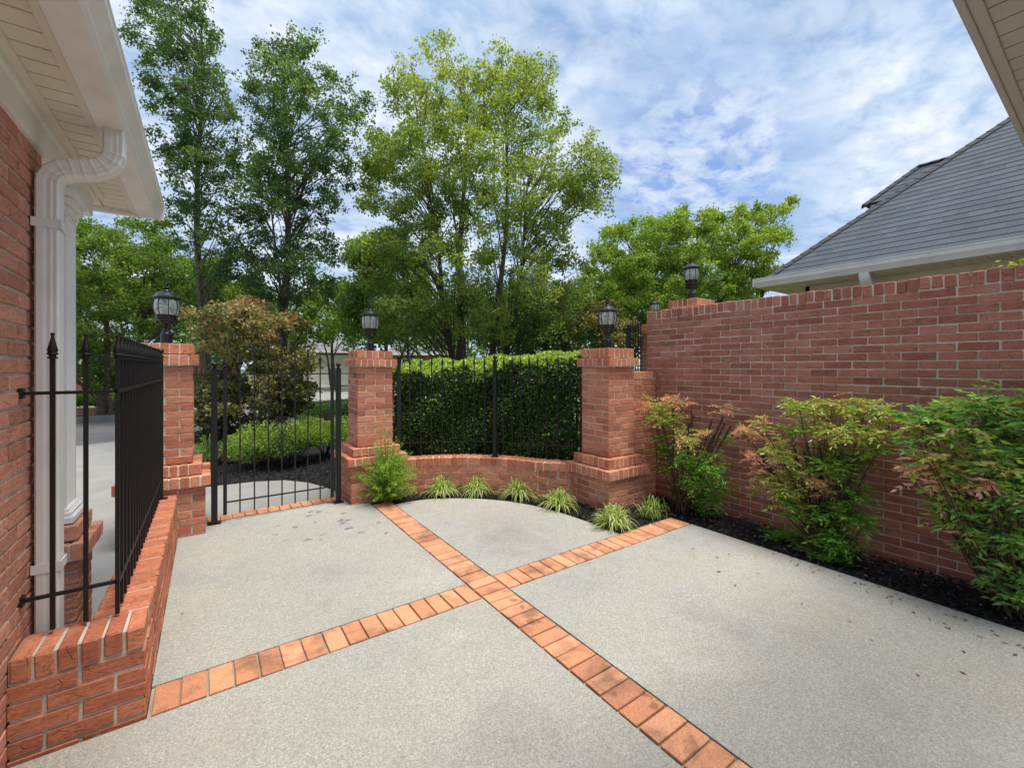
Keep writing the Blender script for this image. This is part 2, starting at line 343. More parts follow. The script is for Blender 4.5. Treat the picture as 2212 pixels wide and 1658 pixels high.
def paver():
    m, nt, p = new_mat('terracotta_paver'); v = objco(nt); r = attr(nt, 'rnd')
    c = ramp(nt, r, [(0, (0.44, 0.185, 0.095)), (0.35, (0.57, 0.26, 0.14)), (0.8, (0.62, 0.30, 0.17)), (0.95, (0.50, 0.22, 0.12)), (1, (0.34, 0.145, 0.085))])
    c = mixc(nt, 0.8, c, ramp(nt, noise(nt, v, 130, 3, 0.7), [(0.3, 0.6), (0.5, 1.0), (0.7, 1.25)]), 'MULTIPLY')
    d = ramp(nt, noise(nt, v, 4.5, 6, 0.65, 0.4), [(0.47, 0.0), (0.66, 0.75)])
    c = mixc(nt, d, c, (0.15, 0.075, 0.048))
    dr = nt.nodes.new('ShaderNodeTexVoronoi'); dr.inputs['Scale'].default_value = 8
    wob = nt.nodes.new('ShaderNodeTexNoise'); wob.inputs['Scale'].default_value = 16; nt.links.new(v, wob.inputs['Vector'])
    va = nt.nodes.new('ShaderNodeVectorMath'); va.operation = 'MULTIPLY_ADD'; nt.links.new(wob.outputs['Color'], va.inputs[0]); va.inputs[1].default_value = (0.09, 0.09, 0); nt.links.new(v, va.inputs[2])
    nt.links.new(va.outputs[0], dr.inputs['Vector'])
    ds = ramp(nt, dr.outputs['Distance'], [(0.17, 1.0), (0.22, 0.0)])
    s2 = nt.nodes.new('ShaderNodeSeparateXYZ'); nt.links.new(v, s2.inputs[0])
    mk = math_n(nt, 'MULTIPLY', ramp(nt, s2.outputs[0], [(0.0, 0.0), (0.3, 0.0)]), 1.0)
    inx = math_n(nt, 'LESS_THAN', math_n(nt, 'ABSOLUTE', math_n(nt, 'SUBTRACT', s2.outputs[0], 1.60)), 0.07)
    iny = math_n(nt, 'LESS_THAN', s2.outputs[1], 3.1)
    c = mixc(nt, math_n(nt, 'MULTIPLY', math_n(nt, 'MULTIPLY', ds, inx), math_n(nt, 'MULTIPLY', iny, 0.6)), c, (0.16, 0.065, 0.04))
    nt.links.new(c, p.inputs['Base Color']); p.inputs['Roughness'].default_value = 0.85
    bump(nt, p, noise(nt, v, 200, 3), 0.5, 0.003); return m
M['paver'] = paver()

def glass_mat():
    m, nt, p = new_mat('lamp_glass'); nt.nodes.remove(p)
    tr = nt.nodes.new('ShaderNodeBsdfTransparent'); tr.inputs[0].default_value = (0.97, 0.98, 0.98, 1)
    gl = nt.nodes.new('ShaderNodeBsdfGlossy'); gl.inputs['Roughness'].default_value = 0.10
    df = nt.nodes.new('ShaderNodeBsdfTranslucent'); df.inputs[0].default_value = (0.97, 0.97, 0.95, 1)
    lw = nt.nodes.new('ShaderNodeLayerWeight'); lw.inputs[0].default_value = 0.5
    mx = nt.nodes.new('ShaderNodeMixShader'); nt.links.new(math_n(nt, 'ADD', math_n(nt, 'MULTIPLY', lw.outputs['Facing'], 0.5), 0.26, True), mx.inputs[0])
    nt.links.new(tr.outputs[0], mx.inputs[1]); nt.links.new(gl.outputs[0], mx.inputs[2])
    m2 = nt.nodes.new('ShaderNodeMixShader'); m2.inputs[0].default_value = 0.30
    nt.links.new(mx.outputs[0], m2.inputs[1]); nt.links.new(df.outputs[0], m2.inputs[2])
    nt.links.new(m2.outputs[0], nt.nodes['Material Output'].inputs[0]); return m
M['glass'] = glass_mat()
M['bulb'] = simple('frosted_bulb', (0.8, 0.78, 0.74), 0.3, 0.02)
M['window'] = simple('window_glass', (0.10, 0.13, 0.16), 0.08, 0.2, 2)
def shingle_mat():
    m, nt, p = new_mat('asphalt_shingle'); v = objco(nt)
    uv = nt.nodes.new('ShaderNodeUVMap')
    b = nt.nodes.new('ShaderNodeTexBrick'); nt.links.new(uv.outputs[0], b.inputs['Vector'])
    b.inputs['Scale'].default_value = 1; b.inputs['Brick Width'].default_value = 0.22; b.inputs['Row Height'].default_value = 0.125
    b.inputs['Mortar Size'].default_value = 0.002; b.inputs['Color1'].default_value = (0.055, 0.070, 0.092, 1); b.inputs['Color2'].default_value = (0.082, 0.098, 0.122, 1)
    b.inputs['Mortar'].default_value = (0.045, 0.05, 0.06, 1)
    c = mixc(nt, 0.8, b.outputs[0], ramp(nt, noise(nt, v, 90, 3, 0.7), [(0.3, 0.6), (0.7, 1.4)]), 'MULTIPLY')
    c = mixc(nt, ramp(nt, noise(nt, v, 0.9, 5), [(0.5, 0.0), (0.8, 0.4)]), c, (0.04, 0.045, 0.05))
    nt.links.new(c, p.inputs['Base Color']); p.inputs['Roughness'].default_value = 0.9
    bump(nt, p, noise(nt, v, 140, 3), 0.6, 0.004); return m
M['shingle'] = shingle_mat()

# ------------------------------------------------------------------ brickwork
T_V = []; 
for sx in (-1, 1):
    for sy in (-1, 1):
        for sz in (-1, 1):
            for k in range(3): T_V.append((sx, sy, sz, k))
def _ti(sx, sy, sz, k): return T_V.index((sx, sy, sz, k))
T_Q = []; T_T = []
for k in range(3):
    o1, o2 = [(1, 2), (0, 2), (0, 1)][k]
    for s in (-1, 1):
        q = []
        for a, b in ((-1, -1), (1, -1), (1, 1), (-1, 1)):
            c = [0, 0, 0]; c[k] = s; c[o1] = a; c[o2] = b; q.append(_ti(*c, k))
        T_Q.append(q if (s > 0) ^ (k == 1) else q[::-1])
for ax in range(3):
    o1, o2 = [(1, 2), (0, 2), (0, 1)][ax]
    for a in (-1, 1):
        for b in (-1, 1):
            c0 = [0, 0, 0]; c0[o1] = a; c0[o2] = b; c1 = list(c0); c0[ax] = -1; c1[ax] = 1
            q = [_ti(*c0, o1), _ti(*c1, o1), _ti(*c1, o2), _ti(*c0, o2)]
            T_Q.append(q)
for sx in (-1, 1):
    for sy in (-1, 1):
        for sz in (-1, 1): T_T.append([_ti(sx, sy, sz, k) for k in range(3)])
T_Q = np.array(T_Q); T_T = np.array(T_T)
T_S = np.array([t[:3] for t in T_V], float); T_K = np.array([[0 if i == t[3] else 1 for i in range(3)] for t in T_V], float)

class Bricks:
    def __init__(s): s.b = []; s.core = []
    def add(s, c, h, rz=0.0): s.b.append((*c, *h, rz))
    def build(s, name, mats, parent=None, jit=0.0012, ch=0.0032, xf=None):
        A = np.array(s.b); n = len(A)
        h = A[:, None, 3:6]
        L = T_S[None]*(h-T_K[None]*ch)+RNG.normal(0, jit*0.55, (n, 24, 3))
        L += RNG.normal(0, jit, (n, 1, 3))
        rz = A[:, 6]+RNG.normal(0, 0.004, n); c, sn = np.cos(rz)[:, None], np.sin(rz)[:, None]
        V = np.stack([L[..., 0]*c-L[..., 1]*sn+A[:, None, 0], L[..., 0]*sn+L[..., 1]*c+A[:, None, 1], L[..., 2]+A[:, None, 2]], -1).reshape(-1, 3)
        o = (np.arange(n)*24)[:, None, None]
        Q = (T_Q[None]+o).reshape(-1, 4); T = (T_T[None]+o).reshape(-1, 3)
        rnd = np.repeat(RNG.random(n), 24)
        cv = []; cq = []
        for vs, fs in s.core:
            b = len(V)+len(cv); cv += list(vs); cq += [[b+i for i in f] for f in fs]
        if cv: V = np.vstack([V, np.array(cv)])
        rnd = np.concatenate([rnd, np.zeros(len(cv))])
        F = [np.vstack([Q, np.array(cq)]) if cq else Q, T]
        mi = [0]*len(Q)+[1]*len(cq)+[0]*len(T)
        me = np_mesh(name, V, F, mi, {'rnd': rnd})
        bm = bmesh.new(); bm.from_mesh(me); bmesh.ops.recalc_face_normals(bm, faces=bm.faces); bm.to_mesh(me); bm.free()
        return link(name, me, mats, parent)
    def corebox(s, x0, x1, y0, y1, z0, z1):
        vs = [(x, y, z) for z in (z0, z1) for x, y in ((x0, y0), (x1, y0), (x1, y1), (x0, y1))]
        s.core.append((vs, [(3, 2, 1, 0), (4, 5, 6, 7), (0, 1, 5, 4), (1, 2, 6, 5), (2, 3, 7, 6), (3, 0, 4, 7)]))
JT = 0.0115; CH_ = 0.0677; BL = 0.2032; DP = 0.092
def _span(a, b, mod, start=0.0):
    """brick intervals between a and b"""
    L = b-a; out = []; x = a
    n = max(1, round((L-start)/mod)); m = (L-start)/n
    if start > 0.01: out.append((a, a+start)); x = a+start
    for i in range(n): out.append((x+i*m, x+(i+1)*m))
    return out
def prism(bk, x0, x1, y0, y1, z0, z1, sides='NSEW', rowlock=False, course=None, par0=0, inset=0.007):
    """brick faced box: S=-y N=+y W=-x E=+x"""
    ch = course or ((z1-z0) if rowlock else CH_)
    n = max(1, round((z1-z0)/ch)); ch = (z1-z0)/n
    mod = 0.0677+0.006 if rowlock else BL
    dp = min(DP, (x1-x0)/2-0.002, (y1-y0)/2-0.002)
    for k in range(n):
        zc_ = z0+ch*(k+0.5); hz = ch/2-JT/2; par = (k+par0) % 2
        for s in sides:
            if s in 'SN':
                a, b = (x0, x1) if par == 0 else (x0+(dp+JT if 'W' in sides else BL/2*0), x1-(dp+JT if 'E' in sides else 0))
                st = BL/2 if (par == 1 and 'W' not in sides and not rowlock) else 0
                yc_ = (y0+dp/2) if s == 'S' else (y1-dp/2)
                for p, q in _span(a, b, mod, st):
                    p = p if p < a+1e-6 else p+JT/2; q = q if q > b-1e-6 else q-JT/2
                    bk.add(((p+q)/2, yc_, zc_), ((q-p)/2, dp/2, hz))
            else:
                a, b = (y0, y1) if par == 1 else (y0+(dp+JT if 'S' in sides else 0), y1-(dp+JT if 'N' in sides else 0))
                st = BL/2 if (par == 0 and 'S' not in sides and not rowlock) else 0
                xc_ = (x0+dp/2) if s == 'W' else (x1-dp/2)
                for p, q in _span(a, b, mod, st):
                    p = p if p < a+1e-6 else p+JT/2; q = q if q > b-1e-6 else q-JT/2
                    bk.add((xc_, (p+q)/2, zc_), (dp/2, (q-p)/2, hz))
    e = inset
    bk.corebox(x0+e, x1-e, y0+e, y1-e, z0+0.001, z1-(0.013 if rowlock else -0.001))

# ------------------------------------------------------------------ ground, paving, street
def sheet(name, pts, z, mat, thick=0.0):
    bm = bmesh.new(); vs = [bm.verts.new((x, y, z)) for x, y in pts]; f = bm.faces.new(vs)
    if f.normal.z < 0: f.normal_flip()
    bm.normal_update()
    if f.normal.z < 0: bmesh.ops.reverse_faces(bm, faces=[f])
    if thick:
        r = bmesh.ops.extrude_face_region(bm, geom=[f])
        bmesh.ops.translate(bm, vec=(0, 0, -thick), verts=[v for v in r['geom'] if isinstance(v, bmesh.types.BMVert)])
        bmesh.ops.recalc_face_normals(bm, faces=bm.faces)
    bmesh.ops.triangulate(bm, faces=[f for f in bm.faces if len(f.verts) > 4])
    me = bpy.data.meshes.new(name); bm.to_mesh(me); bm.free()
    return tag(link(name, me, mat), kind='structure')
sheet('ground', [(-300, -300), (300, -300), (300, 300), (-300, 300)], -0.06, M['soil'])
XS0, XS1, YS0, YS1 = 1.482, 1.688, 2.447, 2.665     # the two paver strips
ARC = [(1.69, 4.66), (1.86, 4.67), (2.127, 4.609), (2.446, 4.407), (2.62, 4.24), (2.79, 4.02), (2.93, 3.72), (3.01, 3.40), (3.055, 3.0), (3.07, 2.67)]
def catmull(pts, n=6):
    out_ = []
    for i in range(len(pts)-1):
        p0, p1, p2, p3 = pts[max(i-1, 0)], pts[i], pts[i+1], pts[min(i+2, len(pts)-1)]
        for k in range(n):
            t = k/n
            out_.append(tuple(0.5*((2*b)+(-a+c)*t+(2*a-5*b+4*c-d)*t*t+(-a+3*b-3*c+d)*t**3) for a, b, c, d in zip(p0, p1, p2, p3)))
    out_.append(tuple(pts[-1])); return out_
arc = catmull(ARC)
g = 0.006
pv = sheet('patio', [(-0.22, YS1+g), (XS0-g, YS1+g), (XS0-g, 4.9), (1.285, 4.92), (1.28, 5.165), (-0.02, 5.165), (-0.02, 4.86), (-0.22, 4.86)], 0.0, M['concrete'], 0.1)
sheet('patio', [(XS1+g, YS1+g)]+[(3.07, YS1+g)]+[(x, y) for x, y in arc[::-1][1:]], 0.0, M['concrete'], 0.1)
sheet('patio', [(-0.62, -4), (XS0-g, -4), (XS0-g, YS0-g), (-0.22, YS0-g), (-0.62, YS0-g)], 0.0, M['concrete'], 0.1)
sheet('patio', [(XS1+g, -4), (3.83, -4), (3.83, YS0-g), (XS1+g, YS0-g)], 0.0, M['concrete'], 0.1)
sheet('patio_edging', [(-0.22, 2.44), (3.83, 2.44), (3.83, 2.70), (1.72, 2.70), (1.72, 4.80), (1.45, 4.80), (1.45, 2.70), (-0.22, 2.70)], -0.012, M['edge_mortar'])
sheet('patio_edging', [(1.45, -4), (1.72, -4), (1.72, 2.44), (1.45, 2.44)], -0.012, M['edge_mortar'])
def paver_strip(name, x0, x1, y0, y1, along):
    bk = Bricks(); mod = 0.1055
    a0, a1 = (x0, x1) if along == 'x' else (y0, y1)
    n = round((a1-a0)/mod); m = (a1-a0)/n
    for i in range(n):
        c = a0+(i+0.5)*m+random.uniform(-.002, .002)
        if along == 'x': bk.add((c, (y0+y1)/2, -0.017), (m/2-0.0045, (y1-y0)/2-0.005, 0.02))
        else: bk.add(((x0+x1)/2, c, -0.017), ((x1-x0)/2-0.005, m/2-0.0045, 0.02))
    o = bk.build(name, [M['paver'], M['mortar']], None, 0.0011, 0.003); return tag(o, kind='structure')
paver_strip('paver_strip', XS0, XS1, -4, 4.80, 'y')
paver_strip('paver_strip', -0.21, XS0-0.008, YS0, YS1, 'x')
paver_strip('paver_strip', XS1+0.008, 3.83, YS0, YS1, 'x')
paver_strip('paver_threshold', -0.01, 1.27, 5.18, 5.37, 'x')
sheet('path', [(-0.02, 5.18), (1.30, 5.18), (1.30, 5.60), (1.22, 5.95), (1.08, 6.3), (0.85, 6.6), (0.5, 6.75), (0, 6.8), (-0.7, 6.8), (-0.7, 5.45), (-0.02, 5.45)], -0.02, M['concrete_smooth'], 0.05)
sheet('driveway', [(-14, -4), (-0.80, -4), (-0.80, 2.4), (-0.42, 2.6), (-0.42, 4.9), (-0.62, 5.45), (-0.70, 5.46), (-0.70, 6.81), (-0.15, 6.83), (-0.2, 9.0), (-0.3, 12.6), (-1.9, 11.9), (-14, 7.0)], -0.022, M['concrete_smooth'], 0.05)
MULCH_Z = 0.012
sheet('planting_bed', [(3.836, -4), (4.40, -4), (4.40, 3.3), (3.4, 3.9), (2.2, 5.1), (1.3, 5.3), (1.3, 4.9)]+[(x+.004, y+.004) for x, y in arc]+[(3.08, 2.67), (3.836, 2.67)], MULCH_Z-0.03, M['mulch'])
sheet('planting_bed', [(1.32, 5.3), (1.32, 5.60), (1.24, 5.97), (1.09, 6.33), (0.86, 6.63), (0.5, 6.78), (-0.13, 6.83), (-0.18, 8.9), (3.0, 9.3), (6, 7.5), (4.3, 4.6), (3.2, 4.5), (2.2, 5.4)], -0.035, M['mulch'])
sheet('lawn', [(-0.19, 8.93), (-0.28, 12.62), (14, 18.4), (30, 16), (12, 4), (6.05, 7.5), (3.0, 9.32)], -0.045, M['lawn'])
# road with its far kerb
rd = [(-30, 0.5), (-14, 6.9), (-1.9, 12.0), (14, 18.5), (40, 29), (40, 35), (3.93, 20.1), (-2.8, 17.3), (-30, 6)]
sheet('road', rd, -0.04, M['asphalt'])
kb = MB(); kpts = [(-30, 6), (-2.8, 17.3), (3.93, 20.1), (40, 35)]
for a, b in zip(kpts, kpts[1:]): kb.bar((a[0], a[1], -0.0), (b[0], b[1], -0.0), 0.35, 0.16)
kb.build('kerb', M['concrete_smooth'])['kind'] = 'structure'
def offs(p, k): return (p[0]-0.385*k, p[1]+0.923*k)
sheet('lawn', [offs(kpts[0], .2), offs(kpts[1], .2), offs(kpts[2], .2), offs(kpts[3], .2), (40, 70), (-60, 60), (-60, 20)], -0.02, M['lawn'])
gd = [offs((2.8, 19.6), -0.3), offs((9.5, 22.4), -0.3), offs((13, 24), 14.5), offs((4, 20.2), 14.5)]
sheet('driveway', gd, 0.10, M['concrete_smooth'], 0.05)

# mulch chips and dry leaves
def flakes(name, pts, lw, mat, tilt=0.5, kind='stuff', label=None, cat=None, z=0.0, rndp=1.0):
    n = len(pts); a = RNG.uniform(0, 2*np.pi, n); L = RNG.uniform(*lw[0], n); W = RNG.uniform(*lw[1], n)
    d1 = np.stack([np.cos(a), np.sin(a), RNG.normal(0, tilt, n)], -1); d1 /= np.linalg.norm(d1, axis=1)[:, None]
    d2 = np.stack([-np.sin(a), np.cos(a), RNG.normal(0, tilt, n)], -1)
    p = np.asarray(pts)
    V = np.stack([p-d1*L[:, None]/2, p+d2*W[:, None]/2, p+d1*L[:, None]/2, p-d2*W[:, None]/2], 1).reshape(-1, 3)
    F = np.arange(n*4).reshape(n, 4)
    me = np_mesh(name, V, F, None, {'rnd': np.repeat(RNG.random(n)**rndp, 4)})
    return tag(link(name, me, mat), label, cat, None, kind)
def in_poly(x, y, poly):
    r = np.zeros(len(x), bool); n = len(poly); j = n-1
    for i in range(n):
        xi, yi = poly[i]; xj, yj = poly[j]
        with np.errstate(divide='ignore', invalid='ignore'):
            c = ((yi > y) != (yj > y)) & (x < (xj-xi)*(y-yi)/(yj-yi+1e-12)+xi)
        r ^= c; j = i
    return r
bed1 = [(3.84, -1), (4.38, -1), (4.38, 3.24), (3.3, 3.9), (2.2, 5.0), (1.8, 5.2), (1.72, 4.82)]+[(x+.01, y+.01) for x, y in arc]+[(3.08, 2.67), (3.84, 2.67)]
bed2 = [(1.32, 5.4), (1.24, 5.97), (1.09, 6.33), (0.86, 6.63), (0.5, 6.78), (-0.12, 6.83), (-0.15, 8.0), (2.4, 8.3), (3.0, 6)]
def scatter_poly(poly, n, z0, z1):
    xs = [p[0] for p in poly]; ys = [p[1] for p in poly]
    x = RNG.uniform(min(xs), max(xs), n*3); y = RNG.uniform(min(ys), max(ys), n*3); k = in_poly(x, y, poly)
    x, y = x[k][:n], y[k][:n]
    return np.stack([x, y, RNG.uniform(z0, z1, len(x))], -1)
mp_ = np.vstack([scatter_poly(bed1, 26000, -0.015, 0.02), scatter_poly(bed2, 16000, -0.03, 0.01)])
flakes('mulch', mp_, ((0.02, 0.06), (0.006, 0.016)), M['mulchchip'], 0.45, rndp=1.6)
lit = np.vstack([scatter_poly([(3.84, -0.6), (4.36, -0.6), (4.36, 3.1), (3.84, 3.1)], 260, 0.012, 0.03), scatter_poly(bed2, 60, 0.01, 0.02),
                 scatter_poly([(3.35, -0.2), (3.84, -0.4), (3.84, 1.9), (3.65, 1.4)], 75, 0.004, 0.007), scatter_poly([(2.6, 0.2), (3.84, -0.2), (3.84, 2.4), (2.9, 1.5)], 16, 0.004, 0.007),
                 np.array([[3.32, 2.1, .006], [-.13, 3.35, .006], [1.33, 3.9, .006], [-1.5, 4.6, 0], [3.1, 1.75, .006]])])
flakes('leaf_litter', lit, ((0.02, 0.05), (0.008, 0.016)), M['litter'], 0.15)

# ------------------------------------------------------------------ brick pillars
def pillar(cx, cy, zs, label, group='brick lamp pillars', half=0.295):
    zb, zbb, zt, zs1, zc1, ztop = zs
    t = thing('brick_pillar', label, 'pillar', (cx, cy, 0), 0, group)
    b = Bricks(); prism(b, -half, half, -half, half, -0.05, zb, course=None); b.build('plinth', [M['brick_pillar'], M['mortar']], t)
    b = Bricks(); h = half+0.04; prism(b, -h, h, -h, h, zb+.002, zbb, rowlock=True, inset=.005)
    h = half-0.025; prism(b, -h, h, -h, h, zbb+.002, zt, rowlock=True, par0=1, inset=.005)
    b.build('plinth_cap', [M['brick_pillar'], M['mortar_pale']], t)
    b = Bricks(); prism(b, -.203, .203, -.203, .203, zt+.002, zs1); b.build('shaft', [M['brick_pillar'], M['mortar_pale']], t)
    b = Bricks(); h = .243; prism(b, -h, h, -h, h, zs1+.002, zc1, rowlock=True, inset=.005)
    h = .206; prism(b, -h, h, -h, h, zc1+.002, ztop, rowlock=True, par0=1, inset=.005)
    b.corebox(-h+.08, h-.08, -h+.08, h-.08, ztop-.01, ztop-.002)
    b.build('cap', [M['brick_pillar'], M['mortar_pale']], t)
    return t
P1 = (-0.318, 5.15); P2 = (1.585, 5.215); P3 = (3.694, 3.39); P4 = (5.25, 3.34); P5 = (7.58, 5.67)
pillar(*P1, (.44, .54, .64, 1.53, 1.635, 1.735), 'red brick lamp pillar at the far end of the low brick wall, left of the gate')
pillar(*P2, (.42, .515, .61, 1.52, 1.615, 1.71), 'red brick lamp pillar between the gate and the curved wall, juniper at its foot')
pillar(*P3, (.34, .445, .55, 1.52, 1.62, 1.725), 'red brick lamp pillar where the curved wall ends, in front of the tall wall')
pillar(*P4, (.9, 1.0, 1.1, 2.2, 2.30, 2.40), 'brick lamp pillar of which only the top shows above the tall brick wall')
pillar(*P5, (.9, 1.0, 1.1, 2.2, 2.30, 2.40), 'brick lamp pillar wholly hidden behind the tall wall, under the farthest lamp')

# ------------------------------------------------------------------ tall right wall
XW = 4.382; ZW = 2.19
tw = thing('tall_brick_wall', 'tall burgundy brick garden wall along the right side of the patio', 'wall', (XW, 0, 0))
b = Bricks(); prism(b, 0, 0.2, -3.0, 3.39, -0.067, ZW-0.1, sides='WN', par0=1, course=.0654, inset=.0095); b.build('wall_face', [M['brick_wall'], M['mortar_wall']], tw)
b = Bricks(); n = round(6.39/0.069)
for i in range(n):
    y = -3.0+(i+.5)*6.39/n
    b.add((0.1, y+random.uniform(-.002, .002), ZW-0.048+random.uniform(-.003, .003)), (0.101+random.uniform(-.002, .002), 6.39/n/2-.0045, 0.047), random.gauss(0, .008))
b.corebox(0.008, 0.192, -3.0, 3.385, ZW-0.1, ZW-0.008)
b.build('coping', [M['brick_wall'], M['mortar_wall']], tw, 0.0022, 0.006)
# stub joining pillar and tall wall, and the piece under the raised fence
st = thing('short_brick_wall', 'short brick wall joining the right pillar to the tall wall', 'wall', (0, 0, 0))
b = Bricks(); prism(b, 3.89, XW-.004, 3.25, 3.45, -0.05, 1.37, sides='SN'); b.build('wall_face', [M['brick_pillar'], M['mortar']], st)
b = Bricks(); prism(b, 3.89, XW-.004, 3.245, 3.455, 1.372, 1.47, sides='SN', rowlock=True, inset=.004); b.build('coping', [M['brick_pillar'], M['mortar']], st)

# ------------------------------------------------------------------ low left wall
lw_ = thing('low_brick_wall', 'low red brick wall carrying the black fence on the left', 'wall', (0, 0, 0))
LZ = 0.395
b = Bricks(); prism(b, -0.632, -0.224, 2.463, 2.663, -0.06, LZ-0.1, sides='SE', par0=0)
prism(b, -0.424, -0.224, 2.666, 4.86, -0.06, LZ-0.1, sides='EW', par0=0); b.build('wall_face', [M['brick_low'], M['mortar']], lw_)
b = Bricks()
for i in range(6):
    w = 0.408/6; b.add((-0.632+(i+.5)*w, 2.560, LZ-0.048+random.uniform(-.002, .002)), (w/2-.005, 0.100, 0.047))
b.corebox(-0.628, -0.240, 2.470, 2.655, LZ-.1, LZ-.008)
n = 30
for i in range(n):
    w = (4.86-2.668)/n; b.add((-0.322, 2.668+(i+.5)*w, LZ-0.048+random.uniform(-.002, .002)), (0.100, w/2-.0045, 0.047))
b.corebox(-0.416, -0.232, 2.66, 4.85, LZ-.1, LZ-.008)
b.build('coping', [M['brick_low'], M['mortar']], lw_, 0.002, 0.006)

# ------------------------------------------------------------------ curved wall + fence
AC = (1.585, 3.33); R0 = 1.635
cw = thing('curved_brick_wall', 'low curved brick wall under the curved fence between two pillars', 'wall', (0, 0, 0))
CZ = 0.42
def arcp(r, a):
    r = r+.22*max(0, (math.radians(24)-a)/math.radians(15))**1.5
    return (AC[0]+r*math.cos(a), AC[1]+r*math.sin(a))
A0, A1 = math.radians(8), math.radians(84)
b = Bricks(); Rm = R0+DP/2
nc = 5; chh = (CZ-0.1+0.05)/nc
for k in range(nc):
    nb = round((A1-A0)*Rm/BL)
    for i in range(nb+(k % 2)):
        a = A0+(A1-A0)*((i+.5)-(0.5 if k % 2 else 0))/nb
        x, y = arcp(Rm, a); b.add((x, y, -0.05+chh*(k+.5)), (DP/2, (A1-A0)*Rm/nb/2*(1+.21*max(0, (math.radians(24)-a)/math.radians(15)))-JT/2, chh/2-JT/2), a+.6*max(0, (math.radians(24)-a)/math.radians(15))**.5)
nb = round((A1-A0)*(R0+.1)/0.074)
bc = Bricks()
for i in range(nb):
    a = A0+(A1-A0)*(i+.5)/nb; x, y = arcp(R0+.1, a); kk = max(0, (math.radians(24)-a)/math.radians(15))
    bc.add((x, y, CZ-.048+random.uniform(-.002, .002)), (0.103, (A1-A0)*(R0+.02)/nb/2*(1+.21*kk)-.004, 0.047), a+.6*kk**.5)
def ring_core(bk, r0, r1, z0, z1, n=40):
    vs = []; fs = []
    for i in range(n+1):
        a = A0+(A1-A0)*i/n
        for r, z in ((r0, z0), (r1, z0), (r1, z1), (r0, z1)): vs.append((*arcp(r, a), z))
    for i in range(n):
        for k in range(4): fs.append((i*4+k, i*4+(k+1) % 4, (i+1)*4+(k+1) % 4, (i+1)*4+k))
    bk.core.append((vs, fs))
ring_core(b, R0+.008, R0+.19, -.06, CZ-.1); ring_core(bc, R0+.007, R0+.195, CZ-.099, CZ-.009)
b.build('wall_face', [M['brick_pillar'], M['mortar']], cw); bc.build('coping', [M['brick_pillar'], M['mortar_pale']], cw)

# ------------------------------------------------------------------ iron work
def finial_mesh(s=1.0):
    m = MB(); w = .0155*s
    m.lathe([(.0165*s, 0), (.0165*s, .007*s), (.011*s, .009*s), (.011*s, .014*s), (.0185*s, .017*s), (.0185*s, .022*s), (.014*s, .026*s), (.0175*s, .034*s), (.013*s, .055*s), (.0075*s, .08*s), (.0045*s, .096*s), (.0068*s, .101*s), (.0068*s, .107*s), (.002*s, .110*s)], 10)
    o = m.build('finial', M['iron'], None, True); return o
def picket(z0, z1, w=0.0155, fs=1.0):
    p = MB(); p.box(-w/2, w/2, -w/2, w/2, z0, z1-.108*fs); po = p.build('picket', M['iron'], None, False, 0.0012)
    f = finial_mesh(fs); f.parent = po; f.location = (0, 0, z1-.11*fs); return po
def put(o, parent, x, y, rz=0.0):
    o.parent = parent; o.location = (x, y, 0); o.rotation_euler = (0, 0, rz); return o
def post(z0, z1, w, ball=.026, plate=True):
    m = MB(); m.box(-w/2, w/2, -w/2, w/2, z0, z1)
    m.box(-w/2-.006, w/2+.006, -w/2-.006, w/2+.006, z1+.001, z1+.012)
    if plate: m.box(-w/2-.03, w/2+.03, -w/2-.02, w/2+.02, z0, z0+.008)
    o = m.build('fence_post', M['iron'], None, False, 0.002)
    k = MB(); pr = [(.016, 0), (.02, .008), (.010, .013), (.010, .018)]
    for i in range(9):
        a = -math.pi/2*0.75+(math.pi*.875)*i/8; pr.append((max(.001, ball*math.cos(a)), .018+ball*.9+ball*math.sin(a)))
    k.lathe(pr, 14); kb_ = k.build('ball_cap', M['iron'], o, True); kb_.location = (0, 0, z1+.012); return o

# left fence on the low wall
lf = thing('iron_fence', 'black iron spear-top fence standing on the low left wall', 'fence', (0, 0, 0), 0, 'black iron fences with spear finials')
FX, FY = -0.335, 2.62
pk = picket(.41, 1.665)
put(pk, lf, -0.540, FY)
for x in (-0.438, FX): put(copy_tree(pk), lf, x, FY)
nl = 19; 
for i in range(1, nl+1): put(copy_tree(pk), lf, FX, FY+i*(4.70-FY)/(nl+0.6))
po = post(LZ-.002, 1.60, .04); put(po, lf, FX, 4.735)
for z, ends in ((1.41, 1), (.556, -1)):
    r = MB(); r.bar((-0.66, FY, z), (FX, FY, z), .016, .014); r.bar((FX, FY-.008, z), (FX, 4.74, z), .018, .016)
    r.build('rail', M['iron'], lf, False, .001)
    br = MB(); br.bar((-0.656, FY, z+.012*ends), (-0.656, FY, z-.055*ends), .014, .014); br.box(-.634, -.622, FY-.018, FY+.018, z-.02, z+.02); br.build('wall_bracket', M['iron'], lf)
lf.children[0]
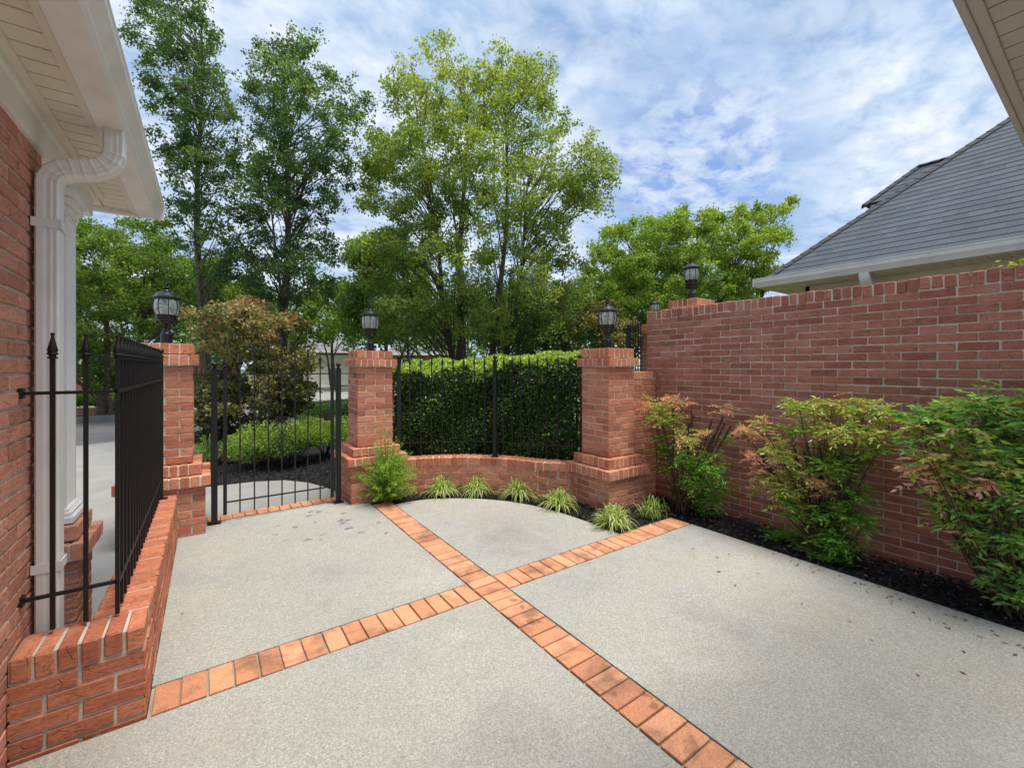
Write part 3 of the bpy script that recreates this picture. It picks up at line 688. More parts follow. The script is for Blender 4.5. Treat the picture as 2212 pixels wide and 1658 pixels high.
# curved fence
cf = thing('iron_fence', 'black iron spear-top fence curving along the low curved wall', 'fence', (0, 0, 0), 0, 'black iron fences with spear finials')
RF = 1.735; aL, aM, aR = math.radians(80.5), math.radians(41.5), math.radians(8.5)
def fr(a, r=RF): return arcp(r, a)
pz = post(CZ-.002, 1.585, .045)
for i, a in enumerate((aL, aM, aR)):
    o = pz if i == 0 else copy_tree(pz); put(o, cf, *fr(a), a)
pc = picket(.455, 1.635, .0125, .85); first = True
for s, e in ((aL, aM), (aM, aR)):
    for i in range(1, 9):
        a = s+(e-s)*i/9; o = pc if first else copy_tree(pc); first = False; put(o, cf, *fr(a), a)
for z in (1.385, .60):
    r = MB(); prev = None; n = 36
    vs = []; fs = []
    for i in range(n+1):
        a = aL+(aR-aL)*i/n
        for dr_, dz in ((-.008, -.006), (.008, -.006), (.008, .006), (-.008, .006)): vs.append((*fr(a, RF+dr_), z+dz))
    for i in range(n):
        for k in range(4): fs.append((i*4+k, i*4+(k+1) % 4, (i+1)*4+(k+1) % 4, (i+1)*4+k))
    r.add(vs, fs); r.build('rail', M['iron'], cf)
# raised fence beyond the stub
rf = thing('iron_fence', 'short piece of black iron fence seen above the short wall, against the tall wall', 'fence', (0, 0, 0), 0, 'black iron fences with spear finials')
ax, ay, bx_, by_ = 4.285, 3.40, 4.66, 3.90
for i in range(5):
    t_ = i/5; put(copy_tree(pc), rf, ax+(bx_-ax)*t_, ay+(by_-ay)*t_); 
for o in list(rf.children): o.location.z = 0.47
o = post(1.25, 2.03, .05, .024, False); put(o, rf, bx_, by_)
for z in (1.92, 1.53): MB().bar((ax-.03, ay-.03, z), (bx_, by_, z), .014, .012).build('rail', M['iron'], rf)
MB().bar((ax-.03, ay-.02, 0.2), (bx_+.1, by_+.14, 0.2), .2, 2.0).build('short_brick_wall', M['brick_pillar'])
o = C.objects['short_brick_wall.001']; tag(o, 'brick wall hidden behind the short wall, carrying the raised fence piece', 'wall'); 

# gate posts and gate
GY = 5.10
gt = thing('iron_gate', 'black iron garden gate with arched spear tops and a scroll in its middle', 'gate', (0, GY, 0))
gp = MB(); gp.box(-.0155, .0155, -.0155, .0155, .07, 1.505); st0 = gp.build('stile', M['iron'], gt, False, .0015)
f0 = finial_mesh(1.0); f0.parent = st0; f0.location = (0, 0, 1.505)
st0.location = (0.135, 0, 0); st1 = copy_tree(st0, gt); st1.location = (1.130, 0, 0)
tips = [1.65, 1.73, 1.80, 1.85, 1.79, 1.72, 1.66]
for i, tz in enumerate(tips):
    x = .135+.995*(i+1)/8
    p = picket(.07, tz, .012, .85); put(p, gt, x, 0)
for z in (1.445, .19): MB().bar((.135, 0, z), (1.13, 0, z), .014, .013).build('rail', M['iron'], gt)
sc = MB(); cxg = .135+.995/2
def spiral(cx, cz, r, a0, turns, sgn):
    pts = []
    for i in range(22):
        t_ = i/21; a = a0+sgn*turns*2*math.pi*t_; rr = r*(1-.8*t_); pts.append((cx+rr*math.cos(a), -.012, cz+rr*math.sin(a)))
    return pts
for s in (-1, 1):
    for cz, r, sg in ((.96, .040, 1), (.87, .045, -1), (.78, .040, 1), (.69, .036, -1)):
        sc.tube(spiral(cxg+s*.048, cz, r, math.pi/2 if s > 0 else math.pi/2, 1.25, sg*s), .0045, 5)
    sc.tube([(cxg+s*.008, -.012, 1.0), (cxg+s*.045, -.012, .92), (cxg+s*.008, -.012, .83), (cxg+s*.045, -.012, .74), (cxg+s*.008, -.012, .64)], .0045, 5)
sc.build('scroll_ornament', M['iron'], gt, True)
MB().box(1.04, 1.13, -.02, -.005, .93, 1.02).box(1.06, 1.075, -.06, -.02, .97, .985).box(1.0, 1.075, -.066, -.055, .968, .987).build('latch', M['iron'], gt, False, .002)
for x, w, lab in ((.048, .052, 'square black gate post with ball top beside the left pillar'), (1.195, .05, 'square black gate post with ball top beside the middle pillar')):
    g_ = thing('gate_post', lab, 'gate post', (x, GY, 0), 0, 'gate posts')
    put(post(0.0, 1.49, w, .026), g_, 0, 0)
    s = -1 if x < .5 else 1; e = s*(.165 if x < .5 else .19)
    MB().bar((0, .01, 1.445), (e, .01, 1.445), .010, .010).bar((e, .01, 1.45), (e, .01, 1.40), .010, .010).build('tie_bar', M['iron'], g_)

# ------------------------------------------------------------------ lamps
M['lampmetal'] = simple('black_lamp_metal', (0.005, 0.005, 0.006), 0.30, 0.15, 30, bmp=0.2, bscale=200)
def make_lamp():
    t = thing('post_lamp', 'x', 'lamp', (0, 0, 0), 0, 'black lanterns on the brick pillars')
    m = MB(); m.lathe([(.043, 0), (.043, .085), (.040, .088)], 20); m.lathe([(.040, .089), (.026, .115), (.024, .14)], 16)
    m.lathe([(.020, .14), (.020, .165), (.050, .185), (.054, .19), (.054, .197), (.066, .20), (.072, .207), (.072, .217), (.066, .222)], 16)
    for k in range(6):
        a = k*math.pi/3; m.tube([(.022*math.cos(a), .022*math.sin(a), .135), (.045*math.cos(a), .045*math.sin(a), .165), (.066*math.cos(a), .066*math.sin(a), .20)], .004, 5)
    m.build('lamp_base', M['lampmetal'], t, True)
    pr = [(.068, .223), (.076, .245), (.088, .285), (.092, .325), (.088, .36), (.080, .385)]
    g_ = MB(); vs = []; fs = []; n = 24
    for r, z in pr:
        for i in range(n): a = 2*math.pi*i/n; vs.append((r*math.cos(a), r*math.sin(a), z))
    for k in range(len(pr)-1):
        for i in range(n): j = (i+1) % n; fs.append((k*n+i, k*n+j, (k+1)*n+j, (k+1)*n+i))
    g_.add(vs, fs); g_.build('lamp_glass', M['glass'], t, True)
    c = MB()
    for k in range(8):
        a = k*math.pi/4+.2; c.tube([((r+.003)*math.cos(a), (r+.003)*math.sin(a), z) for r, z in pr], .0036, 5)
    c.lathe([(.073, .221), (.078, .226), (.0795, .245), (.078, .25), (.070, .25)], 24)
    c.build('cage', M['lampmetal'], t)
    r = MB(); r.lathe([(.076, .378), (.088, .384), (.104, .388), (.110, .394), (.109, .400), (.096, .406), (.078, .425), (.058, .442), (.042, .450), (.03, .452)], 8, rot=.2); r.lathe([(.026, .452), (.03, .458), (.026, .464), (.012, .468)], 16)
    ro = r.build('lamp_roof', M['lampmetal'], t, True)
    f = MB(); f.lathe([(.012, .466), (.018, .474), (.026, .484), (.022, .494), (.010, .499), (.016, .505), (.016, .51), (.006, .514), (.009, .522), (.005, .53), (.002, .545)], 12); f.build('finial', M['lampmetal'], ro, True)
    bb = MB(); bb.lathe([(.013, .222), (.014, .27), (.02, .285), (.026, .31), (.024, .335), (.012, .352), (.002, .356)], 12); bb.build('bulb', M['bulb'], t, True)
    return t
lamps = [(P1, 1.735, 'black lantern lamp on top of the pillar left of the gate'), (P2, 1.71, 'black lantern lamp on top of the pillar between gate and curved wall'),
         (P3, 1.725, 'black lantern lamp on top of the right pillar where the curved wall ends'), (P4, 2.40, 'black lantern lamp rising above the tall wall on a pillar top'),
         (P5, 2.40, 'smallest black lantern lamp just peeking over the far end of the tall wall')]
l0 = make_lamp()
for i, (p, z, lab) in enumerate(lamps):
    o = l0 if i == 0 else copy_tree(l0); o.location = (p[0], p[1], z-.003); o['label'] = lab; o.rotation_euler = (0, 0, i*.3); o.scale = (1.06, 1.06, 1.08)

# ------------------------------------------------------------------ left house corner
hs = thing('brick_house', 'rose brick house corner with white gutter, downspout and porch column at left', 'house', (0, 0, 0))
HX = -0.632
b = Bricks(); prism(b, HX-0.22, HX, -3.0, 2.90, -0.06, 2.50, sides='EN', par0=1); b.build('wall', [M['brick_house'], M['mortar']], hs)
YE = 4.23
MB().box(HX-.25, HX+.02, -3, 3.86, 2.49, 2.60).box(HX-.2, HX+.035, -3, 3.875, 2.60, 2.645).build('frieze_board', M['white'], hs, False, .004)
s = MB(); y = -3.0
while y < YE-.1: s.box(HX+.036, -.455, y+.0035, min(y+.0965, YE-.1), 2.640, 2.652); y += .1
x = HX+.034
while x > -3: s.box(x-.0965, x-.0035, 3.88, YE-.1, 2.640, 2.652); x -= .1
s.box(-3, -.43, -3, YE, 2.6525, 2.66)
s.box(-.4545, -.4255, -3, YE-.07, 2.634, 2.6520); s.box(HX+.0355, HX+.07, -3, 3.9, 2.632, 2.6395); s.box(-3, -.456, YE-.0995, YE-.07, 2.634, 2.6520)
s.build('soffit', M['cream'], hs, False, .0015)
gu = MB(); gu.extrude([(-.425, 2.63), (-.325, 2.63), (-.312, 2.65), (-.312, 2.668), (-.296, 2.69), (-.278, 2.715), (-.276, 2.742), (-.272, 2.745), (-.272, 2.752), (-.29, 2.752), (-.29, 2.742), (-.308, 2.742), (-.32, 2.655), (-.42, 2.65), (-.42, 2.752), (-.425, 2.752)], 'y', -3, YE)
gu.box(-.424, -.277, YE-.001, YE+.003, 2.632, 2.74)
gu.build('gutter', M['white'], hs, False, .0015)
MB().box(-3, -.426, YE-.07, YE-.02, 2.62, 2.76).box(-.45, -.4265, -3, YE-.072, 2.6605, 2.76).build('fascia', M['white'], hs)
r = MB(); r.add([(-.30, -3, 2.765), (-.30, YE+.03, 2.765), (-3, YE+.03-0.0, 4.3), (-3, -3, 4.3)], [(0, 1, 2, 3)]); r.add([(-.30, -3, 2.755), (-.30, YE+.03, 2.755), (-3, YE+.03, 4.29), (-3, -3, 4.29)], [(3, 2, 1, 0)])
r.build('roof', M['shingle'], hs)
# column
def fluted(cx, cy, hw, z0, z1):
    m = MB(); pr = []
    def side(n=7):
        q = [(-1, 0)]; 
        for i in range(n):
            a = -0.78+1.56*i/n; bq = -0.78+1.56*(i+1)/n
            q += [(a+.02, 0), (a+.05, 0.06), (bq-.05, 0.06), (bq-.02, 0)]
        return q
    for dx, dy in ((1, 0), (0, 1), (-1, 0), (0, -1)):
        for t_, dpt in side():
            k = hw*(1-dpt); pr.append((cx+dx*k-dy*hw*t_, cy+dy*k+dx*hw*t_))
    n = len(pr); m.add([(x, y, z0) for x, y in pr]+[(x, y, z1) for x, y in pr], [(i, (i+1) % n, n+(i+1) % n, n+i) for i in range(n)]+[tuple(range(n)), tuple(range(n, 2*n))]); return m
CX, CYY = -.745, 3.425
m = fluted(CX, CYY, .112, .74, 2.36)
co = m.build('column', M['column'], hs)
MB().box(CX-.15, CX+.15, CYY-.15, CYY+.15, .675, .715).box(CX-.138, CX+.138, CYY-.138, CYY+.138, .716, .738).box(CX-.125, CX+.125, CYY-.125, CYY+.125, .739, .752).build('column_base', M['column'], co, False, .006)
MB().box(CX-.118, CX+.118, CYY-.118, CYY+.118, 2.33, 2.345).box(CX-.125, CX+.125, CYY-.125, CYY+.125, 2.361, 2.40).box(CX-.14, CX+.14, CYY-.14, CYY+.14, 2.401, 2.44).box(CX-.155, CX+.155, CYY-.155, CYY+.155, 2.441, 2.488).build('capital', M['column'], co, False, .006)
b = Bricks(); prism(b, CX-.17, CX+.17, CYY-.17, CYY+.17, -.05, .49); h = .215; prism(b, CX-h, CX+h, CYY-h, CYY+h, .492, .585, rowlock=True, inset=.005); h = .17; prism(b, CX-h, CX+h, CYY-h, CYY+h, .587, .674, rowlock=True, inset=.005)
b.build('column_pedestal', [M['brick_house'], M['mortar']], hs)
# downspout : corrugated rectangular sweep in the XZ plane
def dsweep(path, a, bb_, cy, crimps=()):
    pr = []   # profile (n = normal direction in plane, y)
    def edge(p0, p1, k):
        o_ = []
        for i in range(k*4):
            t_ = i/(k*4); t2 = .09+.82*i/(k*4-1); dpt = -.0028*(1 if (i % 4) in (1, 2) and 0.25 < t_ < .80 else 0)
            o_.append((p0[0]+(p1[0]-p0[0])*t2, p0[1]+(p1[1]-p0[1])*t2, dpt))
        return o_
    pr += edge((a, -bb_), (a, bb_), 4); pr += edge((a, bb_), (-a, bb_), 3); pr += edge((-a, bb_), (-a, -bb_), 4); pr += edge((-a, -bb_), (a, -bb_), 3)
    vs = []; fs = []; n = len(pr); N = len(path)
    for i, (x, z) in enumerate(path):
        x0, z0 = path[max(i-1, 0)]; x1, z1 = path[min(i+1, N-1)]; tx, tz = x1-x0, z1-z0; L = math.hypot(tx, tz); tx /= L; tz /= L
        nx, nz = tz, -tx; k = 0.0035 if i in crimps else 0.0
        for p, q, dpt in pr:
            sc_ = 1+(dpt+k)/max(abs(p), abs(q)); vs.append((x+nx*p*sc_, cy+q*sc_, z+nz*p*sc_))
    for i in range(N-1):
        for k in range(n): j = (k+1) % n; fs.append((i*n+k, i*n+j, (i+1)*n+j, (i+1)*n+k))
    return vs, fs
ctrl = [(-.58, .03), (-.58, 1.2), (-.58, 2.27), (-.58, 2.33), (-.572, 2.362), (-.552, 2.390), (-.52, 2.408), (-.485, 2.418), (-.45, 2.427), (-.415, 2.442), (-.385, 2.468), (-.368, 2.50), (-.363, 2.54), (-.363, 2.655)]
path = []
for i in range(len(ctrl)-1):
    k = 6 if 2 < i < 12 else 1
    seg = catmull([ctrl[max(i-1, 0)], ctrl[i], ctrl[i+1], ctrl[min(i+2, len(ctrl)-1)]], k)[k:2*k] if i > 0 else [ctrl[0]]
    path += seg
path.append(ctrl[-1])
cr = [i for i in range(len(path)) if i % 6 == 0 and 3 < i < 60]
vs, fs = dsweep(path, .039, .044, 2.768, cr)
dm = MB(); dm.add(vs, fs); ds_ = dm.build('downspout', M['white'], hs, True)
for z in (2.13, .62):
    k = MB(); k.box(-.538, -.5335, 2.719, 2.817, z, z+.04).box(-.628, -.5335, 2.7215, 2.7235, z, z+.04).box(-.628, -.5335, 2.8145, 2.8165, z, z+.04); k.build('strap', M['white'], ds_)

# ------------------------------------------------------------------ eave over the camera, top right
ev = thing('house_eave', 'cream soffit and dark shingle edge jutting in at the top right corner', 'eave', (0, 0, 0))
EY = 0.30; x = -0.3
s = MB()
while x < 9: s.box(x+.0035, x+.0965, -.25, EY-.044, 2.64, 2.652); x += .1
s.box(-0.3, 9, -.25, EY-.01, 2.6525, 2.66); s.build('soffit', M['eave_shaded'], ev)
MB().box(-0.3, 9, EY-.043, EY-.012, 2.632, 2.6515).box(-0.3, 9, EY-.0115, EY+.008, 2.625, 2.72).build('fascia', M['eave_shaded'], ev, False, .002)
r = MB(); r.add([(-.3, EY+.035, 2.722), (2.70, EY+.035, 2.722), (2.70, -.25, 3.1), (-.3, -.25, 3.1)], [(0, 1, 2, 3)]); r.add([(-.3, EY+.035, 2.735), (2.70, EY+.035, 2.735), (2.70, -.25, 3.113), (-.3, -.25, 3.113)], [(0, 1, 2, 3)])
r.add([(-.3, EY+.035, 2.722), (2.70, EY+.035, 2.722), (2.70, EY+.035, 2.735), (-.3, EY+.035, 2.735)], [(0, 1, 2, 3)])
r.box(2.70, 9, EY-.1, EY+.014, 2.721, 2.733)
r.build('shingle_edge', M['shingle'], ev)

# ------------------------------------------------------------------ shingle roof builder
def roof_rows(mb_v, mb_f, uvs, e0, e1, up_h, slope, run, left_hip, right_hip, exp=.125):
    """eave e0->e1 (z included), up_h horizontal unit vector of rise"""
    e0, e1, up_h = Vector(e0), Vector(e1), Vector(up_h); al = (e1-e0); L = al.length; al.normalize()
    sl_ = math.sqrt(1+slope*slope); n = int(run*sl_/exp)
    for k in range(n):
        s0, s1 = k*exp/sl_, (k+1)*exp/sl_
        def pt(s, side, lift):
            a = (s*left_hip if side == 0 else L-s*right_hip); return e0+al*a+up_h*s+Vector((0, 0, slope*s+lift))
        if L-s1*(left_hip+right_hip) < 0.02: break
        b_ = len(mb_v); q = [pt(s0, 0, .011), pt(s0, 1, .011), pt(s1, 1, .002), pt(s1, 0, .002), pt(s0, 0, -.002), pt(s0, 1, -.002)]
        mb_v += [tuple(x_) for x_ in q]; mb_f += [(b_, b_+1, b_+2, b_+3), (b_+4, b_+5, b_+1, b_)]
        v0, v1 = k*exp, (k+1)*exp
        uvs += [(s0*left_hip, v0+.002), (L-s0*right_hip, v0+.002), (L-s1*right_hip, v1-.002), (s1*left_hip, v1-.002)]+[(s0*left_hip, v0+.01), (L, v0+.01), (L, v0+.02), (0, v0+.02)]
def shingle_obj(name, planes, parent, caps=()):
    V, F, U = [], [], []
    for p in planes: roof_rows(V, F, U, *p)
    me = bpy.data.meshes.new(name); me.from_pydata(V, [], F); uvl = me.uv_layers.new(name='UVMap')
    flat = [c for uv in U for c in uv]; uvl.data.foreach_set('uv', flat)
    o = link(name, me, M['shingle'], parent)
    if caps:
        m = MB()
        for a, b_ in caps:
            a, b_ = Vector(a), Vector(b_); n = max(1, int((b_-a).length/.15)); t_ = (b_-a).normalized()
            sd_ = t_.cross(Vector((0, 0, 1))).normalized(); upv = sd_.cross(t_)
            for i in range(n):
                q0 = a+(b_-a)*(i/n); q1 = a+(b_-a)*((i+1.15)/n); w = .085
                vs = [q0-sd_*w-upv*.04+upv*.016, q0+upv*.022, q0+sd_*w-upv*.04+upv*.016, q1-sd_*w-upv*.04+upv*.008, q1+upv*.014, q1+sd_*w-upv*.04+upv*.008, q0-sd_*w-upv*.05, q0+sd_*w-upv*.05]
                m.add(vs, [(0, 1, 4, 3), (1, 2, 5, 4), (6, 1, 0), (6, 7, 2, 1)])
        m.build('ridge_cap', M['shingle'], o)
    return o

# neighbouring house on the right
nh = thing('neighbour_house', 'neighbouring brick house with grey shingle hip roof and white gutter, beyond the tall wall', 'house', (0, 0, 0))
NX, NY, NZ = 7.0, 3.22, 2.87
sl = .958
shingle_obj('roof', [((NX, -9, NZ), (NX, NY, NZ), (1, 0, 0), sl, 5.0, 0, 1), ((NX, NY, NZ), (NX+10, NY, NZ), (0, -1, 0), sl, 4.9, 1, 1)], nh, [((NX, NY, NZ), (NX+5, NY-5, NZ+5*sl))])
UX, UY, UZ = 10.0, 2.86, 4.53
shingle_obj('upper_roof', [((UX, -6, UZ), (UX, UY, UZ), (1, 0, 0), 1.04, .64, 0, 1), ((UX, UY, UZ), (UX+1.28, UY, UZ), (0, -1, 0), 1.04, .63, 1, 1)], nh, [((UX, UY, UZ), (UX+.64, UY-.64, UZ+.665)), ((UX+.64, UY-.64, UZ+.665), (UX+.64, -6, UZ+.665))])
MB().box(UX+.05, UX+1.2, -6, UY-.1, 3.6, UZ-.02).build('upper_wall', M['cream'], nh)
gu = MB()
prf = [(NX+.04, NZ-.13), (NX-.06, NZ-.13), (NX-.075, NZ-.10), (NX-.10, NZ-.06), (NX-.105, NZ-.01), (NX-.115, NZ-.008), (NX-.115, NZ+.002), (NX-.09, NZ+.002), (NX-.09, NZ-.01), (NX+.04, NZ-.01)]
gu.extrude(prf, 'y', -9, NY+.11); gu.box(NX-.115, NX+10, NY+.111, NY+.13, NZ-.12, NZ+.002); gu.build('gutter', M['white'], nh, False, .002)
s = MB(); y = -9
while y < NY: s.box(NX+.045, NX+.44, y+.004, y+.146, NZ-.14, NZ-.13); y += .15
s.box(NX+.045, NX+10, NY-.45, NY+.1, NZ-.1285, NZ-.12); s.box(NX+.045, NX+.45, -9, NY, NZ-.1285, NZ-.12); s.build('soffit', M['cream'], nh)
MB().box(NX+.40, NX+.46, -9, NY-.40, NZ-.36, NZ-.141).box(NX+.40, NX+9.5, NY-.46, NY-.40, NZ-.36, NZ-.141).build('frieze_board', M['cream'], nh, False, .003)
b = Bricks(); prism(b, NX+.445, NX+.70, -5, NY-.445, .9, NZ-.361, sides='W'); prism(b, NX+.445, NX+3, NY-.70, NY-.445, .9, NZ-.3615, sides='N'); b.build('wall', [M['brick_wall'], M['mortar']], nh)
MB().box(NX+.3, NX+.46, NY-1.2, NY-.43, NZ-.36, NZ-.29).box(NX+.36, NX+.444, NY-1.15, NY-.5, NZ-.9, NZ-.29).build('corner_trim', M['cream'], nh, False, .004)
# its downspout elbow
py = 1.98
m = MB(); vs, fs = dsweep([(NX-.02, NZ-.10), (NX-.02, NZ-.17), (NX+.02, NZ-.23), (NX+.10, NZ-.29), (NX+.22, NZ-.34), (NX+.33, NZ-.40), (NX+.385, NZ-.50), (NX+.39, NZ-2.4)], .04, .05, py, (1, 2, 3, 4, 5)); m.add(vs, fs); m.build('downspout', M['white'], nh, True)

# ------------------------------------------------------------------ leaves
def leaf_arrays(pos, dirs, L, W, fold=0.25, droop=0.0):
    n = len(pos); d = dirs/np.maximum(np.linalg.norm(dirs, axis=1)[:, None], 1e-6)
    r = RNG.normal(0, 1, (n, 3)); sdv = np.cross(d, r); sdv /= np.maximum(np.linalg.norm(sdv, axis=1)[:, None], 1e-6)
    nv = np.cross(sdv, d); L = np.asarray(L)[:, None]; W = np.asarray(W)[:, None]
    mid = pos+d*L*0.42
    V = np.stack([pos, mid+sdv*W/2+nv*W*fold, pos+d*L-nv*L*droop, mid-sdv*W/2+nv*W*fold], 1).reshape(-1, 3)
    b_ = np.arange(n)*4
    return V, np.concatenate([np.stack([b_, b_+1, b_+2], -1), np.stack([b_, b_+2, b_+3], -1)])
def leaf_obj(name, pos, dirs, L, W, rnd, mat, parent=None, **k):
    V, F = leaf_arrays(pos, dirs, L, W, **k)
    me = np_mesh(name, V, F, None, {'rnd': np.repeat(np.clip(rnd, 0, 1), 4)}); return link(name, me, mat, parent)

def dist_to_poly(x, y, poly):
    d = np.full(len(x), 1e9)
    for (x0, y0), (x1, y1) in zip(poly, poly[1:]+poly[:1]):
        dx, dy = x1-x0, y1-y0; t_ = np.clip(((x-x0)*dx+(y-y0)*dy)/(dx*dx+dy*dy+1e-9), 0, 1)
        d = np.minimum(d, np.hypot(x-x0-t_*dx, y-y0-t_*dy))
    return d
def make_tree(name, label, cat, poly, depth, thick, nclump, nleaf, leaf, mat, base_u, trunks, group=None, base_z=0.0, bark='bark', clump_r=0.32, rbase=0.5, rvar=0.25, flat=0.8, aspect=0.75, lumps=0.55, twigs=True, rtrunk=.09, seed=1, top_boost=.25, droop=.3):
    """crown outline given by silhouette corners at its distance, filled through its whole thickness"""
    global RNG
    RNG = np.random.default_rng(seed); rg = random.Random(seed)
    us = [p[0] for p in poly]; vs = [p[1] for p in poly]
    # clump centres in the crown volume
    cu = RNG.uniform(min(us), max(us), nclump*8); cv = RNG.uniform(min(vs), max(vs), nclump*8)
    k = in_poly(cu, cv, poly); cu, cv = cu[k], cv[k]
    dd = dist_to_poly(cu, cv, poly); mx = max(dd.max(), 1); cr_px = clump_r*936/depth
    keep = dd > cr_px*0.45; cu, cv, dd = cu[keep][:nclump], cv[keep][:nclump], dd[keep][:nclump]
    prof_ = np.sqrt(np.clip(dd/mx, 0, 1)*(2-np.clip(dd/mx, 0, 1)))
    off = RNG.uniform(-1, 1, len(cu))*thick*prof_
    px = depth/936
    d_ = depth+off; lat = (cu-1106)*d_/936; z = H+(792-cv)*d_/936
    cen = np.stack([lat*CY+d_*SY, -lat*SY+d_*CY, z], -1)
    bx, by, _ = P(base_u, 792, depth)
    t = thing(name, label, cat, (bx, by, base_z), 0, group); org = np.array([bx, by, base_z])
    cen = cen-org
    ztop = cen[:, 2].max(); zbot = cen[:, 2].min()
    # trunks and limbs
    m = MB(); tr = []
    for (tu, lean, hfrac, rr) in trunks:
        x0 = (tu-base_u)*px; dirx = np.array([CY, -SY])
        pts = []; n = 9; hh = ztop*hfrac*.86; ph = rg.uniform(0, 6)
        for i in range(n):
            f = i/(n-1); sx = x0+lean*f*hh+.05*math.sin(ph+f*7)*(1+f); sy = .08*math.sin(ph*2+f*5)*f
            pts.append((dirx[0]*sx+dirx[1]*-sy*0+SY*sy, dirx[1]*sx+CY*sy, f*hh-.05*(i == 0)))
        m.tube(pts, [rr*(1-.88*(i/(n-1))**.8)+.006 for i in range(n)], 7); tr.append((np.array(pts), rr))
    dense = []
    for a, _ in tr:
        tt_ = np.linspace(0, len(a)-1, 44); i0 = np.minimum(tt_.astype(int), len(a)-2); f_ = (tt_-i0)[:, None]; dense.append(a[i0]*(1-f_)+a[i0+1]*f_)
    allp = np.vstack(dense)
    for c in cen:
        if rg.random() < .4: continue
        hd_ = np.linalg.norm((allp-c)[:, :2], axis=1); d3 = np.linalg.norm((allp-c)*np.array([1, 1, .6]), axis=1)+np.where(allp[:, 2] > c[2]-.1-hd_*rg.uniform(.35, 1.0), 3.0+thick, 0)
        a = allp[np.argmin(d3)]; L = np.linalg.norm(c-a)
        if L > 3.2*max(1, thick/1.6): continue
        mid = a+(c-a)*.5+np.array([rg.uniform(-.1, .1), rg.uniform(-.1, .1), .10*L])
        r0 = .006+.0048*L
        m.tube([tuple(a), tuple(a*.6+mid*.4+np.array([0, 0, .01])), tuple(mid), tuple(mid*.45+c*.55), tuple(c)], [r0, r0*.85, r0*.65, r0*.45, .004], 5)
    m.build('trunk', M[bark], t, True)
    # sub twigs then leaves
    nt_ = max(3, int(nleaf/14)); ci = RNG.integers(0, len(cen), nt_)
    rr_ = clump_r*RNG.uniform(.55, 1.25, len(cen))
    dv = RNG.normal(0, 1, (nt_, 3)); dv /= np.linalg.norm(dv, axis=1)[:, None]
    rad = rr_[ci]*RNG.random(nt_)**(.45)
    tp = cen[ci]+dv*rad[:, None]*np.array([1, 1, flat])
    if twigs:
        tm = MB(); sel = RNG.permutation(nt_)[:min(nt_, 2200)]
        for i in sel:
            a, b_ = cen[ci[i]], tp[i]; tm.tube([tuple(a*.85+b_*.15), tuple((a+b_)/2+np.array([0, 0, .03])), tuple(b_)], [.006, .0045, .002], 3)
        tm.build('twigs', M[bark], t)
    li = RNG.integers(0, nt_, nleaf)
    pos = tp[li]+RNG.normal(0, clump_r*.20, (nleaf, 3))*np.array([1, 1, .8])
    dr_ = RNG.normal(0, 1, (nleaf, 3)); dr_[:, 2] -= droop
    L = leaf*RNG.uniform(.65, 1.25, nleaf)
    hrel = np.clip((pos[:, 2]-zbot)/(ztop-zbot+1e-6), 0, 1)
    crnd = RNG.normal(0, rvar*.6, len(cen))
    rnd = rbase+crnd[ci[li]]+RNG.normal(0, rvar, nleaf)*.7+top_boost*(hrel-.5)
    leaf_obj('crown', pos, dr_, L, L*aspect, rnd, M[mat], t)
    return t

T3poly = [(786, 267), (826, 213), (826, 120), (893, 111), (924, 76), (968, 71), (1004, 133), (1022, 151), (1048, 107), (1075, 89), (1115, 89), (1137, 129), (1182, 116), (1208, 147), (1208, 173), (1182, 187), (1222, 231), (1248, 285), (1293, 285), (1315, 329), (1333, 414), (1288, 485), (1230, 480), (1235, 516), (1270, 551), (1293, 622), (1270, 712), (1160, 745), (800, 745), (764, 534), (804, 485), (764, 445), (768, 378)]
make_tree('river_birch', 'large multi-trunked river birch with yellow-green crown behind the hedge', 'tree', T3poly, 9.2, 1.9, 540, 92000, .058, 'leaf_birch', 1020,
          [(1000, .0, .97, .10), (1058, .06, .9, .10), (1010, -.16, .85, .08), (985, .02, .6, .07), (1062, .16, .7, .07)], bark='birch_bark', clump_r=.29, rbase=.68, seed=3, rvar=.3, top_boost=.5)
T1poly = [(275, -70), (259, 44), (301, 208), (325, 320), (357, 420), (350, 480), (381, 540), (461, 620), (530, 600), (520, 440), (535, 300), (513, 160), (489, 112), (485, 72), (461, 12), (430, -70)]
make_tree('birch', 'tall dark green birch reaching past the top of the photo beside the left gutter', 'tree', T1poly, 9.4, 1.2, 250, 27000, .056, 'leaf_dark', 448,
          [(448, -.03, 1.0, .10)], bark='birch_bark', clump_r=.25, rbase=.45, seed=4, rvar=.28, group='birches')
T2poly = [(553, 68), (613, 30), (689, 72), (693, 136), (737, 160), (781, 176), (809, 224), (781, 280), (773, 360), (761, 424), (713, 472), (741, 540), (761, 663), (501, 663), (509, 480), (481, 360), (521, 260), (521, 140), (541, 88)]
make_tree('birch', 'tall dark green birch with pointed top between the left birch and the yellow-green one', 'tree', T2poly, 9.0, 1.4, 320, 38000, .054, 'leaf_dark', 610,
          [(608, .02, 1.0, .12), (618, -.05, .7, .05)], bark='birch_bark', clump_r=.24, rbase=.47, seed=5, rvar=.28, group='birches')
T0poly = [(30, 500), (120, 470), (360, 465), (420, 540), (500, 560), (560, 600), (565, 660), (440, 680), (400, 640), (330, 720), (330, 800), (240, 845), (30, 860)]
make_tree('shade_tree', 'broad mid-green tree behind the porch column and the left lamp', 'tree', T0poly, 13.0, 2.0, 260, 62000, .082, 'leaf_mid', 225,
          [(225, .02, .8, .16), (240, .35, .55, .08), (250, -.3, .6, .07)], clump_r=.40, rbase=.45, seed=6, rvar=.26, flat=.5)
